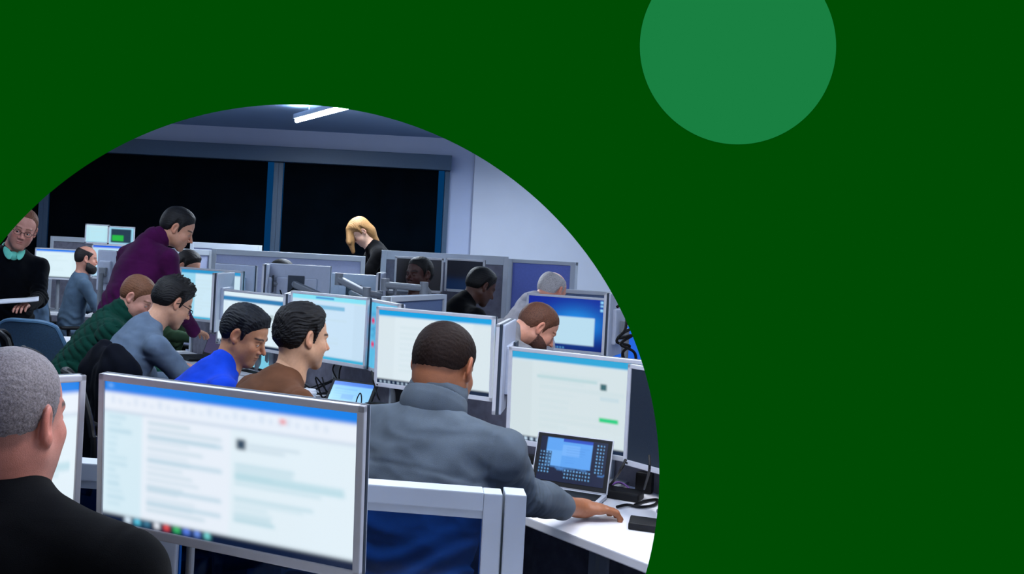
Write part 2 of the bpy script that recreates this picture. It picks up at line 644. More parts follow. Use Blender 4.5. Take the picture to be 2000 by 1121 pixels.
        if hair == 'buzz' or hairkw.get('scalp'):
            zl = np.interp(y, HL_Y, HL_Z) + .004 + .026 * sstep(-y, .03, .05)
            zl = zl + hairkw.get('rec', 0) * sstep(y, .0, .07) * (1 - np.exp(-(x / .03) ** 2) * hairkw.get('peak', .3))
            w = sstep(z, -.004, .010) if False else sstep(z - zl, -.006, .012)
            w = w * hairkw.get('scalpw', .75) * (1 - hairkw.get('crown', 0) * np.exp(-(((x) / .055) ** 2 + ((y + .0) / .07) ** 2)) * (z > .05))
            c = mix(c, hcol, w * (1 - ear))
        return c

    hcols = headcol(headV)

    # ---- body
    fwd_s = np.cross(sd, rt) * -1
    fwd_s = np.cross(sd, rt)
    if fwd_s @ bdv < 0:
        fwd_s = -fwd_s
    SR = np.stack([rt, fwd_s, sd], 1).astype(np.float32)
    L = np.linalg.norm(C7 - pel)
    chest = C7 - sd * (L * .36) - fwd_s * .005
    abd = C7 - sd * (L * .68) - fwd_s * .012
    sh = {}
    el = {}
    wr_ = {}
    for s, i in ((-1, 0), (1, 1)):
        sh[s] = C7 - sd * sh_d + rt * s * sh_w * bulk + bdv * .015
        a = (arms[i] if arms else None) or ((.04, .14, -.24), (-.06, .24, .04))
        def off(o):
            return rt * s * o[0] + bdv * o[1] + Z * o[2]
        if a[0] == 'w':
            el[s] = np.array(a[1], dtype=float)
            wr_[s] = np.array(a[2], dtype=float)
        else:
            el[s] = sh[s] + off(a[0])
            wr_[s] = el[s] + off(a[1])
    hip, kn, an = {}, {}, {}
    for s in (-1, 1):
        hip[s] = pel + rt * s * .095 - Z * .03
        if seated:
            kn[s] = hip[s] + bdv * .43 + rt * s * .05 - Z * .02
            an[s] = kn[s] - bdv * .03 - Z * (kn[s][2] - .09)
        else:
            kn[s] = hip[s] + bdv * .03 - Z * (hip[s][2] - .50)
            an[s] = kn[s] - bdv * .04 + rt * s * .01 - Z * .41

    def torso_prims(g):
        b = bulk
        return [
            (ell(chest, (.168 * b + g, .112 * b + g, .205 + g), SR), .04),
            (ell(abd, (.152 * b + g, .118 * b + g, .17 + g), SR), .05),
            (ell(pel + Z * .02, (.172 * b + g, .125 * b + g, .14 + g), SR), .05),
            (rc(C7 - sd * .045 - bdv * .02, sh[-1], .056 * b + g, .05 * b + g), .035),
            (rc(C7 - sd * .045 - bdv * .02, sh[1], .056 * b + g, .05 * b + g), .035),
            (rc(C7 - sd * .02, C7 - sd * .12, .062 * b + g, .09 * b + g), .04),
        ]

    def arm_prims(g, upto=1.0, b=1.0):
        o = []
        for s in (-1, 1):
            o.append((rc(sh[s], el[s], .051 * b * (1 + (bulk - 1) * .6) + g, .043 * b + g), .03))
            if upto > 0:
                w = el[s] + (wr_[s] - el[s]) * upto
                o.append((rc(el[s], w, .043 * b + g, (.043 + (.027 - .043) * upto) * b + g), .02))
        return o

    allp = np.array([pel - .26, pel + .26, C7 + .1] + [np.array(q) + d for s in (-1, 1) for q in (sh[s], el[s], wr_[s]) for d in (-.13, .13)])
    lo, hi = allp.min(0), allp.max(0)
    bf = Fld(lo, hi, res)
    for p_, k_ in torso_prims(-.004) + arm_prims(-.003, 1.0):
        bf.add(p_, k_)
    bf.add(rc(HP(0, -.03, -.06), C7, .05 * hs, .06), .03)
    parts = [bf.mesh()]
    cols = [np.tile(sk, (len(parts[0][0]), 1))]
    # legs inside the trousers belong to the same body
    if legs:
        lp = np.array([q + d for s in (-1, 1) for q in (hip[s], kn[s], an[s]) for d in (-.12, .12)])
        lf = Fld(lp.min(0), lp.max(0), .022)
        for s in (-1, 1):
            lf.add(rc(hip[s], kn[s], .075, .05), .02)
            lf.add(rc(kn[s], an[s], .05, .035), .02)
        parts.append(lf.mesh())
        cols.append(np.tile(sk, (len(parts[-1][0]), 1)))
    for s, i in ((-1, 0), (1, 1)):
        if handrot and handrot[i] is not None:
            HR = np.array(handrot[i], dtype=np.float32)
        else:
            d = wr_[s] - el[s]
            d[2] *= .3
            d /= np.linalg.norm(d)
            up = Z - d * (Z @ d)
            up /= np.linalg.norm(up)
            HR = np.stack([np.cross(d, up), d, up], 1).astype(np.float32)
        w = wr_[s]
        hf = Fld(w - .21, w + .21, max(hres * .9, .0030))
        # thumb sits on the body's inner side: -x*side
        for p_, k_ in hand_prims(w, HR, s, curl=hand[i], s=hands):
            hf.add(p_, k_)
        hf.add(rc(el[s] + (wr_[s] - el[s]) * .4, w, .036, .0265), .015)
        v, f_ = hf.mesh()
        parts.append((v, f_))
        cc = np.tile(sk, (len(v), 1))
        cols.append(cc)
    parts.append((headV, headF))
    cols.append(hcols)
    me = npmesh('body', parts, cols)
    link_world('body', me, M['skinattr'], root)

    # ---- clothing
    tm = mat('cloth ' + top + str(topcol), rgb(*topcol), 0.9, noise=.16, nscale=14, bump=.35, bscale=700, spec=.06, sheen=.04)
    cf = Fld(lo - .03, hi + .03, res * .9)
    g = {'sweater': .012, 'zip': .016, 'puffer': .024, 'polo': .012, 'shirt': .012, 'coat': .02}[top]
    for p_, k_ in torso_prims(g):
        cf.add(p_, k_)
    if top == 'polo':
        for s in (-1, 1):
            cf.add(rc(sh[s], sh[s] + (el[s] - sh[s]) * .68, .064 + g * .6, .058 + g), .03)
    else:
        gs = g * (1.0 if top != 'zip' else .9)
        for p_, k_ in arm_prims(gs, cuff):
            cf.add(p_, k_)
    nv = hc - C7
    nv = nv / np.linalg.norm(nv)
    chh = {'sweater': .0, 'zip': .072, 'puffer': .05, 'polo': .022, 'shirt': .022, 'coat': .03}[top]
    cr = (.066 if top in ('sweater', 'polo', 'shirt') else .071) * (1 + (bulk - 1) * .9)
    cf.add(rc(C7 - nv * .03, C7 + nv * (chh) - bdv * .006, cr + .008, cr), .012)
    X, Y, Zg = cf.grid()
    amp = .005 * wr
    sx = X * sd[0] + Y * sd[1] + Zg * sd[2]
    cf.F += amp * nz(X, Y, Zg, 22, 3) + amp * .8 * np.abs(nz(X * .6, Y * .6, Zg * 1.6, 40, 5)) - amp * .3
    if top != 'puffer':
        lat = X * rt[0] + Y * rt[1] + 0 * Zg
        c_s = float(C7 @ sd)
        low = sstep(c_s - sx, L * .5, L * .75)
        cf.F += .006 * wr * low * np.sin((sx + .12 * np.sin(lat * 9 + 1)) * 95 + 1.5 * nz(X, Y, Zg, 12, 8))
        for s in (-1, 1):
            E = el[s]
            ua = (el[s] - sh[s]) / np.linalg.norm(el[s] - sh[s])
            fa = (wr_[s] - el[s]) / np.linalg.norm(wr_[s] - el[s])
            de = np.sqrt((X - E[0]) ** 2 + (Y - E[1]) ** 2 + (Zg - E[2]) ** 2)
            al = (X - E[0]) * (ua + fa)[0] + (Y - E[1]) * (ua + fa)[1] + (Zg - E[2]) * (ua + fa)[2]
            cf.F += .0045 * wr * np.exp(-(de / .13) ** 2) * np.sin(al * 110 + 2 * nz(X, Y, Zg, 14, 21))
            S = sh[s]
            pn = rt * s * .9 + (el[s] - sh[s]) * .6
            pn = pn / np.linalg.norm(pn)
            pd = (X - S[0]) * pn[0] + (Y - S[1]) * pn[1] + (Zg - S[2]) * pn[2] + .005
            ds = np.sqrt((X - S[0]) ** 2 + (Y - S[1]) ** 2 + (Zg - S[2]) ** 2)
            cf.F += .003 * np.exp(-(pd / .0055) ** 2) * (ds < .14)
        if top == 'zip':
            cf.F += .003 * np.exp(-((c_s - sx - .17) / .0055) ** 2) * (np.abs(lat - float(C7 @ rt)) < .17 * bulk)
    if top == 'puffer':
        a = (X * rt[0] + Y * rt[1])
        d1 = np.abs(np.sin((sx * 1.0 + .35 * a) * PI / .045))
        d2 = np.abs(np.sin((sx * .35 - 1.0 * a + .4 * (X * bdv[0] + Y * bdv[1])) * PI / .09))
        cf.F -= .016 * np.sqrt(np.minimum(d1, d2 * 1.6).clip(0, 1)) - .004
    me = npmesh('top', [cf.mesh()])
    tn = {'sweater': 'sweater', 'zip': 'pullover', 'puffer': 'quilted_jacket', 'polo': 'polo_shirt', 'shirt': 'shirt', 'coat': 'jacket'}[top]
    to = link_world(tn, me, tm, root)
    if top in ('polo', 'zip', 'shirt', 'puffer'):
        # folded collar ring
        kf = Fld(C7 - .16, C7 + .16, .006 if hres > .004 else .004)
        ct = C7 + nv * (chh + .006) - bdv * .006
        cb = C7 + nv * (chh - .035) - bdv * .01
        kf.add(rc(cb, ct, cr + .015, cr + .006), .01)
        kf.add(rc(ct + nv * .03, ct + nv * .12, cr + .015, cr + .02), .006, op='s')
        me = npmesh('collar', [kf.mesh()])
        me.transform(Matrix.Translation(-root.location))
        link('collar', me, tm, to)
    if legs:
        pm = mat('trousers' + str(pants), rgb(*pants), .9, noise=.12, nscale=30)
        lp = np.array([q + d for s in (-1, 1) for q in (hip[s], kn[s], an[s], pel) for d in (-.16, .16)])
        lf = Fld(lp.min(0), lp.max(0), .02)
        lf.add(ell(pel - Z * .01, (.18 * bulk, .135 * bulk, .13), SR), .04)
        for s in (-1, 1):
            lf.add(rc(hip[s], kn[s], .09, .066), .03)
            lf.add(rc(kn[s], an[s] + Z * .02, .064, .052), .02)
        link_world('trousers', npmesh('trousers', [lf.mesh()]), pm, root)
        for s in (-1, 1):
            a = an[s] * 1.0
            sf = Fld(a - .26, a + .26, .014)
            sf.F[:] = 1
            sf.add(rc([a[0], a[1], .055], np.array([a[0], a[1], .042]) + bdv * .15, .048, .038), .02)
            XX, YY, ZZ = sf.grid()
            sf.F = np.maximum(sf.F, .003 - ZZ + 0 * XX)
            link_world('shoe', npmesh('shoe', [sf.mesh()]), M['shoe'], root)

    # ---- hair
    def bandfield(zl_extra=0.0):
        zl = np.interp(ly, HL_Y, HL_Z) + hairkw.get('nape', 0) * sstep(-ly, .02, .05)
        zl = zl + hairkw.get('rec', 0) * sstep(ly, .0, .07) * (1 - np.exp(-(lx / .03) ** 2) * hairkw.get('peak', .3))
        return zl
    if hair in ('short', 'messy', 'combed', 'spiky', 'long', 'fringe'):
        hm = mat('hair' + str(haircol), rgb(*haircol), .6, noise=.45, nscale=260, bump=.45, bscale=600, spec=hairkw.get('spec', .25))
        def streak(a, wob):
            ph = np.arctan2(lx, lz + .015)
            if hairkw.get('t', .014) < .005:
                return .0008 * nz(lx, ly, lz, 520, 12)
            w1 = nz(lx, ly, lz, 34, 17)
            return a * (np.sin(ph * 44 + wob * 3 * w1 + ly * 60) * .6 + np.sin(ph * 83 + wob * 4 * w1 - ly * 45 + 2) * .5 + .35 * nz(lx * 1.4, ly * .5, lz * 1.4, 520, 12))
        t0 = hairkw.get('t', .014)
        zl = bandfield()
        top_ = sstep(lz, zl, zl + .055)
        t = .002 + t0 * top_ * (.75 + .25 * sstep(lz, .03, .1))
        if hair == 'messy':
            n = .002 * nz(lx, ly, lz, 110, 11) + streak(.0024, 2.2)
        elif hair == 'combed':
            n = streak(.0016, 1.2) + 0 * .002 * np.sin((lx * 1.0 - ly * .55 + lz * .35 + .01 * np.sin(ly * 40)) * 900) + .0015 * nz(lx * 2, ly * .5, lz, 500, 12)
        elif hair == 'long':
            n = .0022 * np.sin(np.arctan2(lx, ly + .3) * 300 + 2 * nz(lx, ly, lz, 30, 3))
        elif hair == 'spiky':
            n = streak(.0016, 2.5) - .014 * sstep(lz + ly * .4, .085, .12) * np.clip(nz(lx * 1.2, ly * 1.2, lz * .15, 360, 4), 0, 1)
        else:
            n = streak(.0011, 1.5)
        if hairkw.get('lift'):     # raised front
            t = t + hairkw['lift'] * sstep(ly, .02, .075) * sstep(lz, .05, .08)
        hfF = np.minimum(cran, base + .002) - t + n
        edge = (zl - lz) + .0022 * nz(lx, ly * .6, lz, 420, 2)
        hfF = np.maximum(hfF, edge)
        if hair == 'fringe':       # bald crown: only a low band
            hi_ = hairkw.get('hi', .035)
            hfF = np.maximum(hfF, lz - hi_ + ly * .25)
        sv = fl.F
        fl.F = hfF.astype(np.float32)
        for pr, k in hairkw.get('extraw', []):
            fl.add(rc(*pr), k)
        for pr, k in hairkw.get('extra', []):
            fl.add((rc(HP(*pr[0]), HP(*pr[1]), pr[2] * hs, pr[3] * hs)), k)
        v, f_ = fl.mesh()
        fl.F = sv
        if len(v):
            link_world('hair', npmesh('hair', [(v, f_)]), hm, root)
    elif hair == 'buzz':
        hm = mat('hair' + str(haircol), rgb(*haircol), .8, noise=.3, nscale=300, bump=.6, bscale=900, spec=.2)
    if beard:
        bm_ = mat('beard' + str(beard['col']), rgb(*beard['col']), .7, noise=.35, nscale=260, bump=.8, bscale=500)
        t = beard.get('t', .01)
        low = sstep(-lz, .02, .09)
        bF = faceF - t * (.45 + .55 * low) + .0014 * nz(lx, ly, lz, 420, 6)
        reg = np.maximum(lz + .030 + .4 * np.clip(ly - .03, 0, 1), -(ly - .004))
        mo = .014 - np.sqrt((lx / 1.6) ** 2 + ((lz + .064)) ** 2)
        bF = np.maximum(np.maximum(bF, reg), np.where(ly > .06, mo, -1))
        bF = np.maximum(bF, -(lz + .135))
        sv = fl.F
        fl.F = bF.astype(np.float32)
        v, f_ = fl.mesh()
        fl.F = sv
        if len(v):
            link_world('beard', npmesh('beard', [(v, f_)]), bm_, root)
    if specs:
        sp = MB()
        hcv = Vector(hc.tolist()) - root.location

        def HV(x, y, z):
            q = Rm @ (np.array([x, y, z]) * hs)
            return hcv + Vector(q.tolist())
        for s in (-1, 1):
            ring = [HV(s * .032 + .022 * math.cos(a), .099, -.002 + .015 * math.sin(a)) for a in np.linspace(0, 2 * PI, 17)]
            sp.tube(ring, .0016, 6, cap=False)
            sp.tube([HV(s * .053, .098, .004), HV(s * .078, .085, .006), HV(s * .087, .0, .006), HV(s * .085, -.02, -.008)], .002, 6)
        sp.tube([HV(-.011, .099, .0), HV(0, .104, .003), HV(.011, .099, .0)], .0016, 6)
        sp.build('spectacles', M['glasses'], root)
    return root, dict(hc=hc, Rm=Rm, C7=C7, pel=pel, sh=sh, el=el, wr=wr_, bd=bdv, rt=rt, SR=SR, HP=HP, chest=chest, sd=sd)
# ------------------------------------------------------------------ screens
class Px:
    def __init__(self, w, h, bg=(225, 238, 245)):
        self.w, self.h = w, h
        self.a = np.zeros((h, w, 3))
        self.a[:] = [lin(c) for c in bg]
        self.rs = np.random.RandomState(3)

    def rect(self, x0, y0, x1, y1, c, al=1.0):
        """fractions, y down"""
        X0, X1 = int(round(x0 * self.w)), max(int(round(x1 * self.w)), int(round(x0 * self.w)) + 1)
        Y0, Y1 = int(round(y0 * self.h)), max(int(round(y1 * self.h)), int(round(y0 * self.h)) + 1)
        cc = np.array([lin(q) for q in c])
        self.a[Y0:Y1, X0:X1] = self.a[Y0:Y1, X0:X1] * (1 - al) + cc * al
        return self

    def rows(self, x0, y0, x1, y1, c, n, al=.5, fill=.5):
        st = (y1 - y0) / n
        for i in range(n):
            w = (x1 - x0) * (.3 + .7 * self.rs.rand())
            self.rect(x0, y0 + i * st, x0 + w, y0 + (i + fill) * st, c, al * (.4 + .6 * self.rs.rand()))
        return self

    def blur(self, n=1):
        for _ in range(n):
            for ax in (0, 1):
                p = np.concatenate([np.take(self.a, [0], ax), self.a, np.take(self.a, [-1], ax)], ax)
                m = self.a.shape[ax]
                self.a = (np.take(p, range(m), ax) + 2 * np.take(p, range(1, m + 1), ax) + np.take(p, range(2, m + 2), ax)) / 4
        return self


def scr_mail(w=220, h=130, blue=(8, 128, 232), soft=5):
    p = Px(w, h, (222, 238, 248))
    p.rect(0, 0, 1, .075, blue)
    p.rect(.02, .02, .035, .04, (150, 205, 255))
    p.rect(0, .075, 1, .20, (232, 240, 250))
    for i in range(26):
        p.rect(.03 + i * .034, .10 + .015 * (i % 3), .045 + i * .034, .155, (170, 195, 225), .35)
    p.rect(.72, .105, .74, .135, (235, 90, 100), .8)
    p.rect(0, .20, 1, .215, (195, 210, 228))
    p.rect(0, .215, .17, .93, (214, 236, 246))
    p.rect(.17, .215, .53, .93, (232, 240, 250))
    p.rect(.53, .215, 1, .93, (226, 240, 248))
    p.rows(.02, .24, .13, .9, (150, 195, 215), 14, .45)
    p.rows(.19, .25, .50, .9, (150, 190, 205), 15, .5)
    for y in (.34, .50, .70, .80):
        p.rect(.19, y, .50, y + .03, (170, 205, 222), .6)
    p.rect(.555, .28, .59, .345, (45, 70, 92))
    p.rows(.60, .30, .85, .36, (140, 170, 190), 2, .5)
    p.rows(.55, .44, .97, .60, (140, 195, 210), 5, .55, .6)
    p.rect(.55, .50, .96, .55, (165, 210, 222), .6)
    p.rows(.55, .66, .92, .84, (140, 195, 210), 6, .6, .7)
    p.rect(0, .935, 1, 1, (10, 26, 56))
    for i, c in enumerate([(220, 240, 255), (90, 200, 230), (60, 120, 150), (240, 245, 255), (235, 80, 80), (60, 190, 110), (90, 130, 235), (110, 150, 240), (120, 220, 220)]):
        p.rect(.10 + i * .042, .945, .125 + i * .042, .985, c)
    return p.blur(soft)


def scr_doc(w=120, h=70, bar=(20, 165, 225), bg=(214, 228, 232), task=True, soft=1, extra=None):
    p = Px(w, h, bg)
    p.rect(0, 0, 1, .075, bar)
    p.rect(0, .075, 1, .10, (205, 225, 235))
    p.rect(.15, .09, .85, .93, tuple(min(255, c + 4) for c in bg))
    p.rows(.2, .2, .8, .85, (190, 215, 220), 9, .22, .6)
    if extra == 'green':
        p.rect(.60, .26, .64, .33, (60, 105, 112))
        p.rect(.18, .24, .58, .275, (180, 212, 216), .8)
        p.rect(.60, .62, .72, .67, (40, 205, 130))
        p.rect(.60, .40, .72, .44, (190, 215, 225), .6)
    if extra == 'band':
        p.rect(0, .0, 1, .09, (220, 238, 246))
        p.rect(0, .09, 1, .17, (45, 125, 180))
        p.rect(.8, .36, .85, .45, (160, 180, 180), .7)
        p.rect(.62, .34, .64, .37, (240, 110, 140))
    if extra == 'strip':
        p.rect(.18, .155, .72, .21, (95, 175, 215), .8)
        p.rect(.33, .02, .58, .05, (40, 110, 200))
    if extra == 'left':
        p.rect(0, .08, .25, 1, (120, 205, 235), .7)
    if task:
        p.rect(0, .94, 1, 1, (14, 34, 60))
        for i in range(7):
            p.rect(.03 + i * .04, .955, .045 + i * .04, .985, (200, 225, 245))
    else:
        p.rect(0, .955, 1, 1, (60, 175, 215))
    return p.blur(soft)


def scr_map(w=60, h=40):
    p = Px(w, h, (90, 185, 225))
    for i in range(14):
        x, y = p.rs.rand(2)
        p.rect(x * .8, y * .9, x * .8 + .2, y * .9 + .02, (50, 130, 190), .7)
        p.rect(x * .8, y * .9, x * .8 + .02, y * .9 + .15, (60, 140, 200), .5)
    p.rect(.12, .24, .22, .32, (225, 40, 100))
    p.rect(.14, .60, .24, .68, (225, 40, 100))
    return p.blur(1)


def scr_desktop(w=110, h=66):
    p = Px(w, h, (6, 30, 150))
    yy, xx = np.mgrid[0:h, 0:w] / np.array([h, w])[:, None, None]
    g = np.exp(-(((xx - .62) / .33) ** 2 + ((yy - .5) / .3) ** 2))
    a = np.array([lin(4), lin(30), lin(150)])
    b = np.array([lin(30), lin(150), lin(240)])
    p.a = a * (1 - g[..., None]) + b * g[..., None]
    p.a *= (1 - .5 * np.exp(-((yy - 1) / .25) ** 2))[..., None]
    p.rect(.32, .37, .86, .90, (185, 220, 238))
    for y in (.03, .10, .18):
        p.rect(.93, y, .96, y + .04, (150, 220, 255))
    for i in range(7):
        p.rect(.26 + i * .035, .955, .28 + i * .035, .985, (90, 170, 220))
    return p.blur(1)


def scr_laptop(w=150, h=90):
    p = Px(w, h, (6, 18, 52))
    for i in range(34):
        x, y = p.rs.rand(2)
        p.rect(x, .62 + .12 * y, x + .08, .64 + .12 * y + .02, (70, 130, 200), .5)
    p.rect(.10, .02, .78, .66, (92, 162, 240))
    p.rect(.34, .02, .78, .09, (36, 74, 190))
    p.rect(.34, .15, .60, .40, (120, 180, 248), .8)
    p.rows(.40, .2, .75, .6, (60, 120, 210), 7, .35, .3)
    p.rect(.10, .30, .34, .64, (110, 176, 246), .8)
    for (x0, y0, nx, ny) in ((.01, .33, 4, 7), (.84, .06, 3, 9), (.40, .70, 9, 3)):
        p.rect(x0 - .005, y0, x0 + nx * .045, y0 + ny * .075, (8, 16, 40), .8)
        for i in range(nx):
            for j in range(ny):
                p.rect(x0 + .008 + i * .045, y0 + .012 + j * .075, x0 + .026 + i * .045, y0 + .045 + j * .075, (120, 190, 250), .85)
    return p.blur(1)


def scr_plain(c, w=24, h=16):
    return Px(w, h, c)


def scr_tablet(w=70, h=50):
    p = Px(w, h, (120, 190, 240))
    p.rect(0, 0, 1, .14, (30, 110, 220))
    p.rows(.08, .25, .9, .9, (70, 140, 210), 8, .5, .4)
    p.rect(.3, .45, .6, .6, (60, 130, 205), .5)
    return p.blur(1)


def scr_split(w=60, h=40):
    p = Px(w, h, (20, 40, 110))
    p.rect(0, 0, .62, 1, (14, 40, 110))
    p.rect(.55, .1, 1, 1, (225, 90, 90))
    p.rect(.45, .5, 1, 1, (225, 90, 90))
    return p.blur(2)


def screen_mesh(name, pix, w, h, parent, y=0.0, z0=0.0, dim=1.0):
    """grid of w x h metres in the local xz plane facing -y, bottom at z0"""
    nx, ny = pix.w, pix.h
    xs = np.linspace(-w / 2, w / 2, nx)
    zs = np.linspace(z0 + h, z0, ny)
    X, Zz = np.meshgrid(xs, zs)
    V = np.stack([X.ravel(), np.full(X.size, y), Zz.ravel()], 1)
    ii = (np.arange(ny - 1)[:, None] * nx + np.arange(nx - 1)[None, :]).ravel()
    Fc = np.stack([ii, ii + nx, ii + nx + 1, ii + 1], 1)
    me = npmesh(name, [(V, Fc)], [pix.a.reshape(-1, 3) * dim], 'pixels')
    return link(name, me, M['screen'], parent, smooth=False)


def monitor(label, c, yaw, pix, w=.61, h=.37, mount='stand', desk=.73, dim=1.0, tilt=0.0, group=None, cat='monitor', silver=None, power=True, sx=0.0, sr=.021, base=(.24, .20), flip=1):
    """c: centre of the display; yaw: rotation about z, at 0 it faces -y"""
    root = empty('monitor', (c[0], c[1], desk), yaw, label, cat, group)
    zc = c[2] - desk
    fr_ = silver or M['silver']
    # everything that tilts sits in meshes built around the centre
    T = Matrix.Translation((0, 0, zc)) @ Matrix.Rotation(tilt, 4, 'X')

    def place(o):
        o.data.transform(T)
        return o
    b = MB()
    t = .015
    for s in (-1, 1):
        b.box((s * (w / 2 - t / 2), 0, 0), (t, .016, h), bev=.003)
    b.box((0, 0, h / 2 - t / 2), (w, .016, t), bev=.003)
    b.box((0, 0, -h / 2 + t * .65), (w, .016, t * 1.3), bev=.003)
    bz = place(b.build('bezel', fr_, root))
    b = MB()
    b.box((0, .019, 0), (w - .004, .024, h - .004), bev=.006)
    b.box((0, .038, -.01), (w * .62, .03, h * .55), bev=.012)
    place(b.build('housing', M['back'], root))
    b = MB().box((0, .0145, 0), (w + .001, .014, h + .001), bev=.004)
    place(b.build('side_band', M['silver_dark'], root))
    so = screen_mesh('screen', pix, w - 2 * t, h - 2.3 * t, root, y=-.003, z0=-h / 2 + 1.3 * t, dim=dim)
    place(so)
    if power:
        place(MB().box((-w / 2 + .02, -.009, -h / 2 + .009), (.006, .003, .006)).build('power_button', M['black'], bz))
    if mount == 'stand':
        b = MB()
        b.tube([(sx, .085, .012), (sx, .085, zc - .02)], sr, 16)
        b.box((sx, .065, zc - .01), (.07, .03, .07), bev=.004)
        sc_ = b.build('stand_column', M['metal'], root)
        MB().box((sx, .08, .008), (*base, .014), bev=.005).build('stand_base', M['metal'], sc_)
    elif mount == 'arm':
        zc += .045
        MB().box((0, .056, zc), (.12, .012, .12), bev=.003).build('mount_plate', M['silver_dark'], root)
        MB().tube([(0, .058, zc), (0, .10, zc)], .022, 16).build('swivel', M['metal'], root)
        ex = .30
        ang = .55
        p0, p1 = Vector((0, .10, zc)), Vector((-.36 * flip, .20, zc - .12))
        d = p1 - p0
        rot = d.to_track_quat('Y', 'Z').to_matrix()
        ua_ = MB().box((p0 + p1) / 2, (.05, d.length, .045), rot, bev=.01).build('upper_arm', M['metal'], root)
        MB().tube([p1 + Vector((0, 0, .035)), (p1.x, p1.y, .01)], .019, 14).build('post', M['metal'], root)
        MB().box((p1.x, p1.y, .006), (.11, .11, .012), bev=.003).build('clamp', M['metal'], root)
        cb = [p0 + Vector((0, 0, -.02)), p0 + Vector((.03, .03, -.09)), p0 + d * .5 + Vector((0, 0, -.09)), p1 + Vector((.0, 0, -.12))]
        MB().tube(smoothpath(cb, 5), .005, 6).build('cable', M['rubber'], ua_)
    return root


def smoothpath(pts, n=6):
    pts = [Vector(p) for p in pts]
    out = []
    q = [pts[0]] + pts + [pts[-1]]
    for i in range(1, len(q) - 2):
        p0, p1, p2, p3 = q[i - 1], q[i], q[i + 1], q[i + 2]
        for k in range(n):
            t = k / n
            out.append(.5 * ((2 * p1) + (p2 - p0) * t + (2 * p0 - 5 * p1 + 4 * p2 - p3) * t * t + (3 * p1 - p0 - 3 * p2 + p3) * t ** 3))
    out.append(pts[-1])
    return out


def mon_px(label, l, zl, r, zr, yt, pix, ref='l', **kw):
    """monitor whose left and right edges are seen at pixels l, r at depths zl, zr; its top at pixel yt"""
    A, B = P(l, yt, zl), P(r, yt, zr)
    top = (A if ref == 'l' else B).z
    h = kw.get('h', .37)
    w = (Vector((B.x, B.y)) - Vector((A.x, A.y))).length
    kw.setdefault('w', w)
    c = ((A.x + B.x) / 2, (A.y + B.y) / 2, top - h / 2)
    yaw = math.atan2(B.y - A.y, B.x - A.x)
    return monitor(label, c, yaw, pix, **kw)


# ------------------------------------------------------------------ furniture
def chair(label, x, y, ang, mesh='mesh_black', trim='black', group=None, seat=.47, back=1.0, width=.46):
    """ang: direction (radians) the sitter faces"""
    root = empty('office_chair', (x, y, 0), ang - PI / 2, label, 'chair', group)
    V = Vector
    MB().box((0, .02, seat - .035), (width + .03, .46, .07), bev=.028).build('seat', M[mesh], root, smooth=True)
    # curved back: rounded plate
    nx_, nz_ = 14, 14
    b = MB()
    g = []
    H = back - seat - .08
    for j in range(nz_ + 1):
        v = j / nz_
        row = []
        for i in range(nx_ + 1):
            u = i / nx_ * 2 - 1
            ww = width / 2 * (1 - .35 * max(0, v - .72) ** 2 / .08 * .6) * (.86 + .14 * math.sin(PI * min(1, v * 1.2)))
            yy = -.235 + .05 * u * u - .05 * v + .03 * math.sin(v * PI)
            row.append((u * ww, yy, seat + .08 + H * v - .03 * (abs(u) ** 4) * (v > .5)))
        g.append(row)
    f_ = [[b.bm.verts.new(p) for p in row] for row in g]
    bk = [[b.bm.verts.new((p[0], p[1] - .018, p[2])) for p in row] for row in g]
    for j in range(nz_):
        for i in range(nx_):
            b.bm.faces.new((f_[j][i], f_[j][i + 1], f_[j + 1][i + 1], f_[j + 1][i]))
            b.bm.faces.new((bk[j][i], bk[j + 1][i], bk[j + 1][i + 1], bk[j][i + 1]))
    for j in range(nz_):
        b.bm.faces.new((f_[j][0], f_[j + 1][0], bk[j + 1][0], bk[j][0]))
        b.bm.faces.new((f_[j][-1], bk[j][-1], bk[j + 1][-1], f_[j + 1][-1]))
    for i in range(nx_):
        b.bm.faces.new((f_[0][i], bk[0][i], bk[0][i + 1], f_[0][i + 1]))
        b.bm.faces.new((f_[-1][i], f_[-1][i + 1], bk[-1][i + 1], bk[-1][i]))
    edge = [V(g[j][0]) for j in range(nz_ + 1)] + [V(p) for p in g[-1][1:]] + [V(g[j][-1]) for j in range(nz_ - 1, -1, -1)] + [V(p) for p in g[0][-2::-1]]
    b.build('backrest', M[mesh], root, smooth=True)
    MB().tube([e + V((0, -.009, 0)) for e in edge], .014, 8, cap=False).build('back_frame', M[trim], root, smooth=True)
    MB().tube([(0, -.26, seat + .25), (0, -.29, seat + .05), (0, -.15, seat - .08), (0, 0, seat - .09)], .022, 8).build('back_support', M['black'], root, smooth=True)
    for s in (-1, 1):
        ar = MB()
        ar.tube([(s * (width / 2 + .05), .0, seat - .05), (s * (width / 2 + .06), -.02, seat + .19)], .018, 8)
        ar.box((s * (width / 2 + .06), .03, seat + .205), (.08, .26, .03), bev=.012)
        ar.build('armrest', M['black'], root)
    MB().tube([(0, 0, .09), (0, 0, seat - .07)], .03, 12).build('gas_column', M['metal'], root, smooth=True)
    for k in range(5):
        a = 2 * PI * k / 5
        bl_ = MB().tube([(0, 0, .105), (.28 * math.cos(a), .28 * math.sin(a), .075)], [.028, .016], 8).build('base_leg', M['black'], root)
        MB().tube([(.28 * math.cos(a) - .02 * math.sin(a), .28 * math.sin(a) + .02 * math.cos(a), .03), (.28 * math.cos(a) + .02 * math.sin(a), .28 * math.sin(a) - .02 * math.cos(a), .03)], .03, 12).build('caster', M['black'], bl_)
    return root


